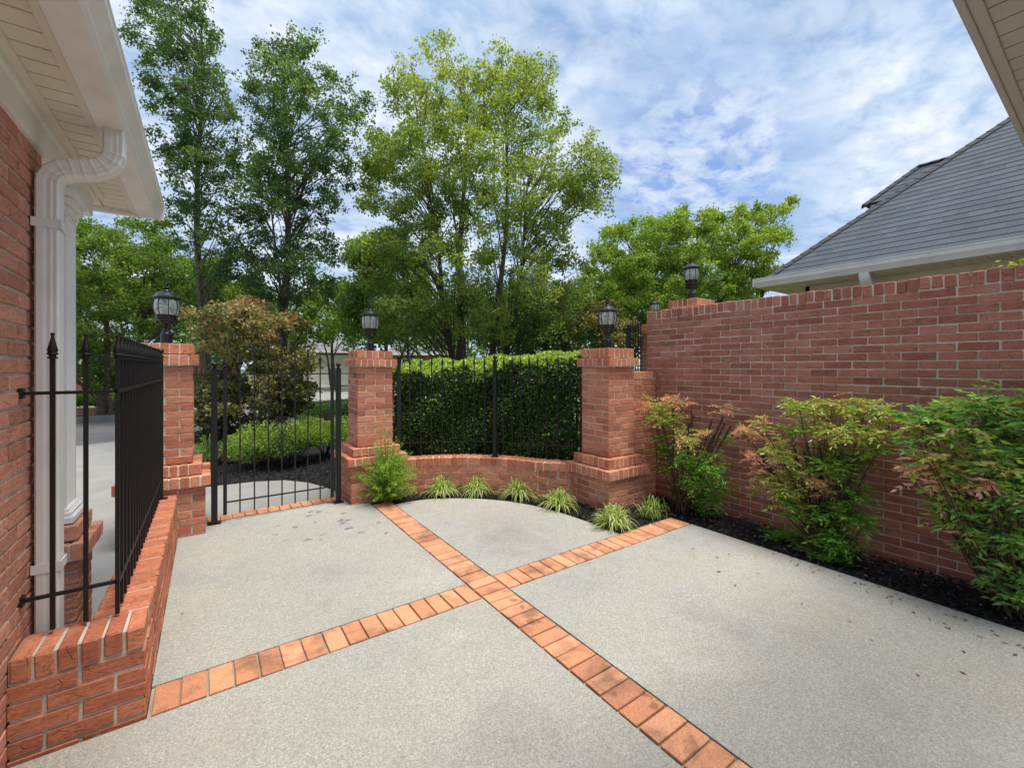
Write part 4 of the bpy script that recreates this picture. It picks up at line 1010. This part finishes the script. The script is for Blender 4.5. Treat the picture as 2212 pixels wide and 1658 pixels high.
T4poly = [(1270, 540), (1285, 500), (1330, 478), (1390, 468), (1450, 458), (1472, 432), (1500, 445), (1560, 452), (1620, 425), (1665, 445), (1740, 402), (1735, 425), (1690, 470), (1725, 520), (1670, 560), (1700, 590), (1640, 640), (1640, 700), (1280, 720), (1240, 640)]
make_tree('spreading_tree', 'light green spreading tree behind the lamp above the tall wall', 'tree', T4poly, 11.5, 1.9, 430, 86000, .062, 'leaf_lime', 1480,
          [(1480, .0, .8, .13), (1470, .35, .75, .08), (1490, -.35, .7, .08), (1500, .6, .6, .06)], clump_r=.27, rbase=.62, seed=8, rvar=.26, flat=.55)
# middle distance trees
make_tree('young_tree', 'mid-green tree filling the gap between the middle lamp and the river birch', 'tree', [(735, 545), (770, 510), (830, 490), (900, 520), (940, 600), (940, 735), (735, 735)], 13, 1.6, 110, 26000, .085, 'leaf_mid', 830, [(830, 0, .8, .1), (840, .2, .7, .06)], clump_r=.42, rbase=.5, seed=10)
make_tree('young_tree', 'small bright green tree just above the right part of the hedge', 'tree', [(1075, 720), (1110, 690), (1160, 680), (1190, 715), (1200, 790), (1070, 790)], 11, .7, 26, 4500, .075, 'leaf_lime', 1130, [(1130, 0, .8, .04), (1130, .2, .7, .03)], clump_r=.28, rbase=.35, seed=11)
make_tree('bronze_maple', 'bronze maple above the right end of the hedge, left of the right lamp', 'tree', [(1165, 720), (1180, 660), (1205, 640), (1235, 670), (1245, 760), (1240, 800), (1160, 800)], 9.6, .6, 34, 6500, .06, 'leaf_maple', 1205, [(1205, 0, .8, .04), (1210, .2, .7, .03)], clump_r=.22, rbase=.42, seed=12, group='bronze maples', twigs=False)
make_tree('bronze_maple', 'bronze maple directly behind the right lamp and pillar', 'tree', [(1240, 700), (1262, 650), (1300, 660), (1340, 620), (1345, 680), (1385, 700), (1385, 800), (1235, 800)], 9.0, .7, 40, 8000, .06, 'leaf_maple', 1300, [(1300, 0, .8, .04), (1300, .25, .7, .03)], clump_r=.22, rbase=.42, seed=13, group='bronze maples', twigs=False)
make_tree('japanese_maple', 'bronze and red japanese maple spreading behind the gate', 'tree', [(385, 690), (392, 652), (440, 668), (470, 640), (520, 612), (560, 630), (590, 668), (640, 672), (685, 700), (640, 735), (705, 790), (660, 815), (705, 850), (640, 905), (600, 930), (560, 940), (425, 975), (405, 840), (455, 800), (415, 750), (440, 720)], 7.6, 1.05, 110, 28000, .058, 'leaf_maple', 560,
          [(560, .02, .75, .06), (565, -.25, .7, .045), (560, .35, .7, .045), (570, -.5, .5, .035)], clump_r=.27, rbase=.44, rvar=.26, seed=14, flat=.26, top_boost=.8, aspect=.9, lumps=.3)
# far trees: one of each kind copied with its parts
fa = make_tree('far_tree', 'far dark green tree behind the houses, leftmost of the far row', 'tree', [(300, 640), (360, 590), (440, 580), (500, 610), (540, 680), (530, 770), (310, 770)], 24, 2.6, 60, 9000, .20, 'leaf_dark', 420, [(420, 0, .8, .16), (425, .2, .7, .1)], clump_r=.8, rbase=.55, seed=20, twigs=False, group='far trees')
fb = make_tree('far_tree', 'far mid-green tree seen between the gate and the middle pillar', 'tree', [(620, 650), (680, 600), (760, 600), (820, 650), (830, 760), (620, 760)], 27, 2.8, 60, 9000, .22, 'leaf_mid', 720, [(720, 0, .8, .16), (720, -.2, .7, .1)], clump_r=.9, rbase=.5, seed=21, twigs=False, group='far trees')
far_spots = [(fa, 150, 30, 1.3, 'far dark tree at the left edge, seen past the porch column'), (fb, 290, 33, 1.3, 'far mid-green tree behind the left lamp'),
             (fa, 560, 34, 1.2, 'far dark tree behind the japanese maple'), (fb, 880, 32, 1.1, 'far mid-green tree behind the hedge, left of the birch trunks'),
             (fa, 1010, 28, 1.0, 'far dark tree behind the birch trunks'), (fb, 1130, 30, 1.1, 'far mid-green tree right of the birch trunks'),
             (fa, 1250, 27, 1.0, 'far dark tree behind the bronze maples'), (fb, 1390, 26, 1.15, 'far mid-green tree behind the raised fence piece'),
             (fa, 1530, 28, 1.0, 'far dark tree behind the light green spreading tree'), (fb, 20, 26, 1.2, 'far mid-green tree hidden by the left house')]
for i, (src, u, d, s_, lab) in enumerate(far_spots):
    o = copy_tree(src); x, y, _ = P(u, 792, d); o.location = (x, y, 0); o.rotation_euler = (0, 0, i*1.3); o.scale = (s_, s_, s_*.95); o['label'] = lab

# ------------------------------------------------------------------ hedge
def hedge(name, label, pts_fn, n, leaf, mat, rnd_fn, loc):
    pass
RNG = np.random.default_rng(31)
hd = thing('hedge', 'thick clipped evergreen hedge with its lit top put into the leaf colour, behind the curved fence', 'hedge', (3.0, 4.9, 0))
n = 120000
th = RNG.uniform(math.radians(-8), math.radians(88), n); side = RNG.random(n)
zt_ = 1.40+.20*np.clip((math.radians(100)-th)/math.radians(80), 0, 1)
ri, ro = 1.93, 3.0
rr = np.where(side < .52, ri+np.abs(RNG.normal(0, .10, n)), np.where(side < .66, ro-np.abs(RNG.normal(0, .12, n)), RNG.uniform(ri, ro, n)))
topz = zt_+.10*np.sin(np.clip((rr-ri)/(ro-ri), 0, 1)*math.pi*.7)+.035*np.sin(th*17+rr*5)+.02*np.sin(th*41)
zz = np.where(side < .66, RNG.uniform(0.0, 1, n)*topz, topz-np.abs(RNG.normal(0, .06, n)))
rr = rr+.035*np.sin(th*13+zz*9)+np.where(zz > topz-.1, .04, 0)
pos = np.stack([AC[0]+rr*np.cos(th)-3.0, AC[1]+rr*np.sin(th)-4.9, zz], -1)
k = ~((pos[:, 0]+3.0 > 3.35) & (pos[:, 1]+4.9 < 3.75)) & ~((pos[:, 0]+3.0 < 1.95) & (pos[:, 1]+4.9 < 5.6))
th = th[k]; pos, zz2, tz2 = pos[k], zz[k], topz[k]; n = len(pos)
dr_ = RNG.normal(0, 1, (n, 3)); dr_[:, 2] += .4
new = np.clip(1-(tz2-zz2)/np.maximum(.05, .13+.06*np.sin(th*9)+.05*np.sin(th*23+1)), 0, 1)  # top leaves coloured brighter, standing in for skylight on the hedge top
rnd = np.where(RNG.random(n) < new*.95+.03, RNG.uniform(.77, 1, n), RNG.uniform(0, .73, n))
L = RNG.uniform(.034, .056, n)
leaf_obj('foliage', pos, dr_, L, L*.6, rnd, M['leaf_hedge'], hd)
m = MB(); rg = random.Random(5)
for i in range(60):
    a = math.radians(rg.uniform(6, 80)); r = rg.uniform(2.05, 2.8); x, y = AC[0]+r*math.cos(a)-3, AC[1]+r*math.sin(a)-4.9
    if x+3 > 3.3 and y+4.9 < 3.8: continue
    m.tube([(x, y, 0), (x+rg.uniform(-.15, .15), y+rg.uniform(-.15, .15), .6), (x+rg.uniform(-.25, .25), y+rg.uniform(-.25, .25), 1.25)], [.02, .014, .006], 5)
m.build('stems', M['stem'], hd)

def bush(name, label, cat, c, r, n, leaf, mat, group=None, rbase=.5, seed=1, aspect=.5, stems=14, lump=10):
    """rounded shrub made of several uneven lobes"""
    R_ = np.random.default_rng(seed); t = thing(name, label, cat, (c[0], c[1], 0), 0, group)
    lc = R_.normal(0, 1, (lump, 3)); lc /= np.linalg.norm(lc, axis=1)[:, None]; lc *= np.array(r)*R_.uniform(.3, .72, (lump, 1)); lc[:, 2] = np.abs(lc[:, 2])*.7+c[2]
    li = R_.integers(0, lump, n); dv = R_.normal(0, 1, (n, 3)); dv /= np.linalg.norm(dv, axis=1)[:, None]
    pos = lc[li]+dv*(np.array(r)*.48*R_.uniform(.6, 1.2, (lump, 1))[li])*(R_.random((n, 1))**.33)
    pos[:, 2] = np.abs(pos[:, 2]-.03)+.03
    d_ = dv+R_.normal(0, .6, (n, 3)); d_[:, 2] += .35
    L = leaf*R_.uniform(.7, 1.25, n); rel = np.clip(pos[:, 2]/(c[2]+r[2]), 0, 1)
    leaf_obj('foliage', pos, d_, L, L*aspect, rbase+.35*(rel-.5)+R_.normal(0, .2, n), M[mat], t)
    m = MB()
    for i in range(stems):
        k = lc[i % lump]; m.tube([(k[0]*.15, k[1]*.15, 0), (k[0]*.6, k[1]*.6, k[2]*.5), tuple(k)], [.012, .008, .004], 5)
    m.build('stems', M['stem'], t); return t
def at(u, d): x, y, _ = P(u, 792, d); return x, y
x, y = at(622, 6.7); bush('shrub', 'yellow-green rounded shrub seen through the middle of the gate', 'shrub', (x, y, .34), (.74, .5, .48), 13000, .036, 'leaf_spirea', 'shrubs behind the gate', .5, 41)
x, y = at(700, 7.4); bush('shrub', 'yellow-green shrub seen through the right edge of the gate', 'shrub', (x, y, .35), (.6, .45, .46), 8000, .036, 'leaf_spirea', 'shrubs behind the gate', .55, 42)
x, y = at(560, 6.75); bush('shrub', 'small green shrub at the left of the yellow-green shrubs behind the gate', 'shrub', (x, y, .2), (.35, .3, .28), 3500, .035, 'leaf_spirea', 'shrubs behind the gate', .35, 43)
x, y = at(705, 11.5); bush('low_hedge', 'dark low hedge beyond the gate in front of the road', 'hedge', (x, y, .3), (1.3, .8, .42), 7000, .06, 'leaf_dark', None, .45, 44)
x, y = at(770, 11.8); bush('low_hedge', 'dark low hedge hidden behind the middle pillar', 'hedge', (x, y, .3), (1.0, .8, .42), 4000, .06, 'leaf_dark', None, .45, 45)
for i, (u, d, lab) in enumerate([(180, 15.3, 'low green shrub across the road beside the porch column'), (225, 15.8, 'low green shrub across the road seen through the left fence'), (260, 16.6, 'low green shrub across the road behind the fence corner'), (520, 19.8, 'yellow-green shrub across the road behind the gate')]):
    x, y = at(u, d); bush('roadside_shrub', lab, 'shrub', (x, y, .3), (1.0, .7, .4), 3500, .08, 'leaf_mid' if i < 3 else 'leaf_spirea', 'shrubs across the road', .5, 50+i)
b = Bricks(); tw2 = None
x0, y0 = at(60, 12.9); x1, y1 = at(330, 14.2)
a = math.atan2(y1-y0, x1-x0); L_ = math.hypot(x1-x0, y1-y0)
t = thing('planter_wall', 'low brown brick edging of the bed across the road at far left', 'wall', (x0, y0, 0), a)
prism(b, 0, L_, 0, .2, 0, .24, sides='S'); b.build('wall_face', [M['brick_wall'], M['mortar']], t)

# ------------------------------------------------------------------ grasses
def tuft(x, y, R, n, label, name='variegated_liriope', group='striped grass tufts along the curved wall', h=.19, seed=1, rb=.55, w=.009):
    R_ = np.random.default_rng(seed); t = thing(name, label, 'grass plant', (x, y, 0), 0, group)
    V = []; F = []; rnd = []; b_ = 0; seg = 5
    n = int(n*1.5)
    for i in range(n):
        a = R_.uniform(0, 2*np.pi); reach = R*R_.uniform(.2, 1.15); hh = h*R_.uniform(.6, 1.15)*(1.2-.6*reach/R)
        bx, by = .035*R_.normal(), .035*R_.normal(); ca, sa = math.cos(a), math.sin(a); ww = w*R_.uniform(.7, 1.2); c = R_.normal(rb, .25)
        for k in range(seg+1):
            f = k/seg; rad = reach*f**1.15; z = hh*(math.sin(f*math.pi*.62)/.93)-.09*f**3*(reach/R); wk = ww*(1-.92*f**2)/2
            V += [(bx+ca*rad-sa*wk, by+sa*rad+ca*wk, z), (bx+ca*rad+sa*wk, by+sa*rad-ca*wk, z)]; rnd += [c, c]
        for k in range(seg): q = b_+k*2; F.append((q, q+1, q+3, q+2))
        b_ += 2*(seg+1)
    me = np_mesh('blades', np.array(V), np.array(F), None, {'rnd': np.clip(rnd, 0, 1)}); link('blades', me, M['leaf_grass'], t); return t
tl = [(954, 1066, .25, 210, 'striped grass tuft next to the juniper, first along the curved wall'), (1029, 1064, .25, 210, 'striped grass tuft second from the juniper along the curved wall'),
      (1122, 1071, .25, 210, 'striped grass tuft third from the juniper along the curved wall'), (1205, 1094, .25, 210, 'striped grass tuft beside the left foot of the right pillar'),
      (1324, 1137, .22, 190, 'striped grass tuft in front of the right pillar next to the paver strip'), (1408, 1117, .20, 80, 'sparse dull green grass tuft at the right foot of the right pillar')]
for i, (u, v, R, n, lab) in enumerate(tl):
    x, y = G(u, v); tuft(x, y, R*(1, .93, 1.08, .96, 1.05, 1)[i], int(n*(1, .85, 1.1, 1, 1.15, 1)[i]), lab, seed=60+i, rb=.55 if i < 5 else .3, w=.0115).rotation_euler = (random.uniform(-.06, .06), random.uniform(-.06, .06), 0)
for i, (u, d, lab) in enumerate([(445, 6.9, 'pale striped grass clump behind the left gate post'), (500, 7.0, 'pale striped grass clump seen through the left bars of the gate')]):
    x, y = at(u, d); tuft(x, y, .34, 190, lab, 'striped_grass', 'grass clumps behind the gate', .36, 70+i, .45, .013)

# ------------------------------------------------------------------ juniper
def juniper(x, y):
    R_ = np.random.default_rng(81); t = thing('juniper', 'feathery bright green juniper seedling at the foot of the middle pillar', 'shrub', (x, y, 0))
    P_, D_, rn = [], [], []; m = MB()
    def spray(a, tip, spread):
        a = np.array(a); tip = np.array(tip); L = np.linalg.norm(tip-a); n = int(L*90); dr = (tip-a)/L
        m.tube([tuple(a), tuple((a+tip)/2+np.array([0, 0, .02])), tuple(tip)], [.004, .0025, .001], 4)
        for k in range(n):
            f = (k+.5)/n; p = a+(tip-a)*f+np.array([0, 0, .02*math.sin(f*math.pi)]); sd_ = R_.normal(0, 1, 3); sd_ -= dr*sd_.dot(dr); sd_ /= np.linalg.norm(sd_)
            d = dr*.8+sd_*.8; l2 = spread*(1-.7*f)*R_.uniform(.6, 1.3)
            m_ = max(3, int(l2/.007))
            for j in range(m_):
                q = p+d*l2*(j/m_); P_.append(q); D_.append(d+R_.normal(0, .45, 3)); rn.append(.35+.35*f+.25*j/m_+R_.normal(0, .12))
    for i in range(230):
        a = R_.uniform(0, 2*np.pi); el = R_.uniform(-.05, 1.3); L = .40*R_.uniform(.65, 1.1)*(1.0-.15*math.sin(el))
        z0 = R_.uniform(.02, .36)
        tip = np.array([math.cos(a)*math.cos(el)*L, math.sin(a)*math.cos(el)*L, z0+math.sin(el)*L*.95+.02])
        spray((0.02*math.cos(a), .02*math.sin(a), z0*.7), tip, .06)
    for dx, dz, L in ((.06, .62, .1), (.12, .56, .1), (.0, .66, .1), (-.1, .5, .1), (.17, .5, .1), (.2, .44, .1), (-.03, .86, .05), (-.10, .95, .04), (.07, .62, .1), (.03, .70, .08), (.14, .62, .1), (-.05, .64, .1), (.22, .56, .1), (.1, .74, .07), (.0, .8, .06), (-.14, .60, .08), (-.02, 1.0, .03)):
        dy = R_.uniform(-.06, .06); spray((0, 0, .12), (dx*CY, -dx*SY+dy, dz), .085 if L > .06 else .035)
    P_ = np.array(P_); D_ = np.array(D_); P_[:, 2] = np.maximum(P_[:, 2], .01)
    leaf_obj('foliage', P_, D_, R_.uniform(.010, .020, len(P_)), np.full(len(P_), .0056), np.array(rn), M['leaf_juniper'], t)
    m.build('stems', M['stem'], t)
x, y = G(835, 1085); juniper(x, y)

# ------------------------------------------------------------------ nandinas along the tall wall
def nandina(label, bu, bv, blobs, stems, XP, mat, seed, conv, leaf=.045):
    R_ = np.random.default_rng(seed); x0, y0 = G(bu, bv); x0 = XP
    t = thing('nandina', label, 'shrub', (x0, y0, 0), 0, 'nandina shrubs against the tall wall')
    def onplane(u, v, xp):
        tt = (u-1106)/936; d = xp/(tt*CY+SY); return np.array(P(u, v, d)), d
    P_, D_, Ls, rn = [], [], [], []; m = MB(); org = np.array([x0, y0, 0])
    for (bx, by, br, tone) in blobs:
        u, v, r = conv(bx, by, br); xp = XP+R_.uniform(-.16, .10)
        c, d = onplane(u, v, xp); rw = r/936*d*1.05; c = c-org
        base = np.array([R_.normal(0, .04), R_.normal(0, .06), 0.0])
        mid = base*.5+c*.5+np.array([0, 0, -.04])+R_.normal(0, .03, 3)
        m.tube([tuple(base), tuple(base*.6+mid*.4+np.array([0, 0, .03])), tuple(mid), tuple(c)], [.007, .006, .005, .003], 5)
        nf = max(6, int(24*(rw/.09)**1.6))
        for i in range(nf):
            a = R_.uniform(0, 2*np.pi); el = R_.uniform(-.35, .75); dr = np.array([math.cos(a)*math.cos(el), math.sin(a)*math.cos(el), math.sin(el)])
            s0 = c+R_.normal(0, rw*.30, 3); Lf = R_.uniform(.8, 1.3)*rw*.9+.02
            up = np.array([0, 0, 1.]); sd_ = np.cross(dr, up); sd_ /= np.linalg.norm(sd_)+1e-6
            tone_i = tone+R_.normal(0, .09 if mat == 'leaf_nandina' else .15)+(0 if mat == 'leaf_nandina' else .08)
            npair = 3 if Lf < .12 else 4
            for k in range(npair+1):
                f = (k+.6)/(npair+.6); p = s0+dr*Lf*f+np.array([0, 0, -.25*Lf*f*f])
                if k == npair:
                    P_.append(p); D_.append(dr+np.array([0, 0, -.35])); Ls.append(leaf*R_.uniform(.8, 1.2)); rn.append(tone_i+R_.normal(0, .07)); continue
                for s in (-1, 1):
                    P_.append(p); D_.append(dr*.7+sd_*s*.8+np.array([0, 0, -.25])+R_.normal(0, .18, 3)); Ls.append(leaf*R_.uniform(.65, 1.1)); rn.append(tone_i+R_.normal(0, .07))
    for (bx, by) in stems:
        u, v, _ = conv(bx, by, 0); c, d = onplane(u, v, XP-.03); c = c-org; base = np.array([R_.normal(0, .04), R_.normal(0, .05), 0])
        q = c*.72+np.array([0, base[1]*.2, 0]); 
        m.tube([tuple(base), tuple(base*.5+q*.5), tuple(q), tuple(q*.4+c*.6), tuple(c)], [.010, .009, .008, .012, .011], 6)
    for i in range(10):
        a = R_.uniform(0, 6.28); m.tube([(0.03*math.cos(a), .05*math.sin(a), 0), (.06*math.cos(a), .09*math.sin(a), .3), (.1*math.cos(a), .16*math.sin(a), .55)], [.008, .007, .005], 5)
    P_ = np.array(P_); P_[:, 0] = np.minimum(P_[:, 0], XW-.02-XP); P_[:, 2] = np.maximum(P_[:, 2], .02); D_ = np.array(D_); Ls = np.array(Ls)
    D_[:, 0] = np.where(P_[:, 0] > XW-.07-XP, -np.abs(D_[:, 0]), D_[:, 0])
    leaf_obj('foliage', P_, D_, Ls, Ls*.36, np.array(rn), M[mat], t, fold=.2, droop=.08); m.build('stems', M['stem'], t, True); return t
c1 = lambda x, y, r: (1364+.289*x, 811+.289*y, .289*r)
c3 = lambda x, y, r: (1843+.3336*x, 811+.3336*y, .3336*r)
N1 = [(200, 240, 90, .62), (300, 190, 70, .8), (120, 230, 60, .85), (330, 330, 70, .55), (230, 320, 70, .5), (150, 300, 50, .6), (260, 560, 90, .35), (220, 480, 60, .45), (440, 480, 80, .7), (360, 430, 60, .6), (540, 440, 50, .7), (450, 650, 90, .3), (380, 620, 80, .3), (300, 700, 70, .5), (600, 700, 90, .25), (520, 760, 100, .2), (520, 850, 110, .2), (400, 900, 80, .3), (630, 930, 70, .2), (440, 800, 80, .45), (650, 830, 70, .25), (540, 1020, 55, .2), (450, 210, 30, .9), (690, 260, 48, .85), (690, 470, 45, .4), (640, 580, 40, .6), (560, 600, 60, .4)]
nandina('sparse nandina with bare stems and pink tips beside the right pillar', 1500, 1092, N1, [(600, 330), (615, 440), (700, 350), (745, 370), (430, 350), (460, 290), (310, 250), (690, 300), (230, 360), (530, 500)], 4.12, 'leaf_nandina', 90, c1, .042)
N2 = [(1250, 230, 90, .55), (1350, 250, 90, .6), (1500, 240, 100, .62), (1620, 250, 90, .6), (1750, 250, 100, .5), (1870, 260, 80, .6), (1950, 330, 70, .72), (1900, 450, 90, .58), (1750, 450, 110, .5), (1600, 430, 110, .6), (1450, 420, 100, .6), (1330, 380, 80, .62), (1200, 420, 70, .45), (900, 430, 80, .75), (970, 350, 50, .7), (830, 410, 40, .85), (1050, 530, 90, .6), (1130, 600, 80, .6), (920, 600, 50, .9), (950, 690, 40, .97), (1000, 760, 60, .65), (1100, 780, 90, .6), (1180, 850, 90, .55), (930, 850, 40, .65), (1430, 640, 80, .3), (1550, 580, 90, .3), (1650, 600, 80, .35), (1500, 700, 90, .3), (1620, 700, 80, .2), (1400, 780, 80, .72), (1460, 860, 60, .75), (1150, 950, 80, .45), (1200, 1030, 70, .35), (1120, 1180, 80, .3), (1200, 1200, 60, .3), (1450, 1050, 90, .25), (1600, 1000, 110, .22), (1700, 1080, 90, .25), (1770, 1110, 60, .3), (1500, 1200, 110, .2), (1600, 1250, 90, .2), (1400, 1300, 100, .22), (1500, 1350, 80, .2), (1350, 1330, 60, .3), (1850, 560, 70, .45), (1300, 700, 70, .4), (1680, 900, 80, .2), (1560, 850, 90, .2)]
nandina('wide vase-shaped nandina in the middle of the tall wall bed', 1790, 1195, N2, [(960, 560), (1200, 470), (1220, 560), (1310, 500), (1400, 520), (1380, 620), (980, 640), (1340, 620), (1150, 660), (1650, 720), (1700, 640), (1480, 820), (1290, 560), (920, 520)], 4.10, 'leaf_nandina', 91, c1, .048)
N3 = [(400, 280, 70, .35), (500, 290, 80, .35), (620, 230, 90, .45), (700, 210, 90, .5), (850, 200, 110, .35), (1000, 150, 110, .35), (1100, 250, 120, .4), (450, 350, 70, .55), (430, 440, 60, .2), (600, 350, 90, .4), (750, 350, 110, .45), (900, 350, 120, .3), (1050, 420, 120, .4), (500, 540, 90, .7), (330, 600, 40, .95), (420, 610, 50, .9), (600, 580, 100, .5), (750, 560, 100, .5), (900, 560, 120, .45), (1050, 600, 120, .35), (500, 680, 80, .8), (650, 720, 100, .6), (880, 700, 60, .95), (1000, 750, 110, .4), (560, 830, 60, .45), (600, 930, 60, .5), (700, 830, 90, .5), (850, 850, 110, .45), (1000, 900, 120, .45), (730, 960, 60, .5), (820, 1050, 80, .4), (950, 1050, 110, .3), (1080, 1100, 100, .3), (900, 1300, 50, .3), (960, 1200, 90, .3), (1060, 1300, 100, .3), (1080, 1450, 80, .25), (1220, 300, 130, .4), (1250, 550, 140, .4), (1250, 800, 140, .35), (1200, 1050, 130, .3), (1200, 1300, 110, .25), (1350, 700, 120, .4)]
nandina('large dense nandina with long blue-green and pink leaves at the right edge', 2200, 1310, N3, [(700, 700), (800, 900), (950, 800), (600, 620), (1000, 1100)], 4.06, 'leaf_blue', 92, c3, .056)
# leafy twig hanging over the coping at the right edge
t = thing('vine', 'pale green vine tips creeping over the coping at the right edge', 'plant', (XW+.12, .35, ZW))
R_ = np.random.default_rng(95); n = 90; pp = np.stack([R_.uniform(-.05, .12, n), R_.uniform(-.5, .22, n), R_.uniform(.0, .05, n)+.004], -1); dd_ = R_.normal(0, 1, (n, 3)); dd_[:, 2] = np.abs(dd_[:, 2])*.3
leaf_obj('foliage', pp, dd_, R_.uniform(.04, .07, n), np.full(n, .03), R_.uniform(.5, 1, n), M['leaf_lime'], t)
MB().tube([(.08, -.5, .01), (.02, -.1, .02), (.0, .2, .012)], .003, 5).build('stems', M['stem'], t)

# ------------------------------------------------------------------ houses across the road
M['wallbrick'] = simple('distant_brick', (0.27, 0.11, 0.08), 0.9, 0.25, 8)
M['garage'] = simple('garage_door_paint', (0.62, 0.59, 0.52), 0.5, 0.03, 2)
M['roofgrey'] = simple('distant_shingle', (0.17, 0.18, 0.19), 0.9, 0.25, 5)
def house(label, u0, d0, u1, d1, dep, wh, rh, garage=(), windows=(), gable=False):
    x0, y0 = at(u0, d0); x1, y1 = at(u1, d1); a = math.atan2(y1-y0, x1-x0); W = math.hypot(x1-x0, y1-y0)
    t = thing('distant_house', label, 'house', (x0, y0, .05), a, 'houses across the road')
    MB().box(0, W, 0, dep, 0, wh).build('wall', M['wallbrick'], t)
    e = .5; r = MB(); ins = min(W, dep)/2+e
    if gable: r.add([(-e, -e, wh), (W+e, -e, wh), (W+e, dep+e, wh), (-e, dep+e, wh), (W/2, -e, wh+rh), (W/2, dep+e, wh+rh)], [(0, 1, 2, 3), (0, 4, 5, 3), (1, 2, 5, 4), (0, 1, 4), (3, 5, 2)])
    else: r.add([(-e, -e, wh), (W+e, -e, wh), (W+e, dep+e, wh), (-e, dep+e, wh), (-e+ins, dep/2, wh+rh), (W+e-ins, dep/2, wh+rh)], [(0, 1, 2, 3), (0, 1, 5, 4), (1, 2, 5), (2, 3, 4, 5), (3, 0, 4)])
    r.build('roof', M['roofgrey'], t)
    f = MB().box(-e, W+e, -e-.06, -e, wh-.18, wh+.03).box(-e, W+e, -e, 0, wh-.06, wh-.005)
    if gable:
        f.bar((-e, -e-.08, wh+.05), (W/2, -e-.08, wh+rh+.05), .12, .28); f.bar((W+e, -e-.08, wh+.05), (W/2, -e-.08, wh+rh+.05), .12, .28)
    f.build('fascia', M['white'], t)
    for (xa, xb, zt) in garage:
        g_ = MB().box(xa-.12, xb+.12, -.06, -.005, 0, zt+.15).build('garage_frame', M['white'], t)
        q = MB()
        for i in range(4): q.box(xa, xb, -.10, -.062, i*zt/4+.015, (i+1)*zt/4-.015)
        q.build('garage_door', M['garage'], t)
    for (xa, xb, za, zb) in windows:
        w = MB().box(xa-.08, xb+.08, -.05, -.004, za-.08, zb+.08).build('window', M['white'], t)
        q = MB()
        for i in range(2):
            for j in range(3): q.box(xa+(xb-xa)*i/2+.03, xa+(xb-xa)*(i+1)/2-.03, -.06, -.051, za+(zb-za)*j/3+.03, za+(zb-za)*(j+1)/3-.03)
        q.build('pane', M['window'], w)
    return t
house('brick house with cream garage door across the road, seen through the gate', 560, 33, 775, 35, 9, 2.75, 2.6, [(2.9, 7.4, 2.25)], [])
house('brick house with two windows far behind the hedge, left of the birch trunks', 835, 46, 985, 48, 10, 2.9, 3.0, [], [(1.6, 3.2, .9, 2.3), (5.0, 6.4, .9, 2.3)])
house('grey-roofed house with white gable edge behind the bronze maple, left of the gate', 395, 30, 520, 32, 9, 2.9, 2.4, [], [(1.2, 2.2, .9, 2.2)], True)
house('brick house with red walls far left, seen between porch column and fence', 120, 24, 275, 26, 8, 3.0, 2.5, [], [(1.0, 2.2, .9, 2.3), (2.9, 4.0, .2, 2.3)])
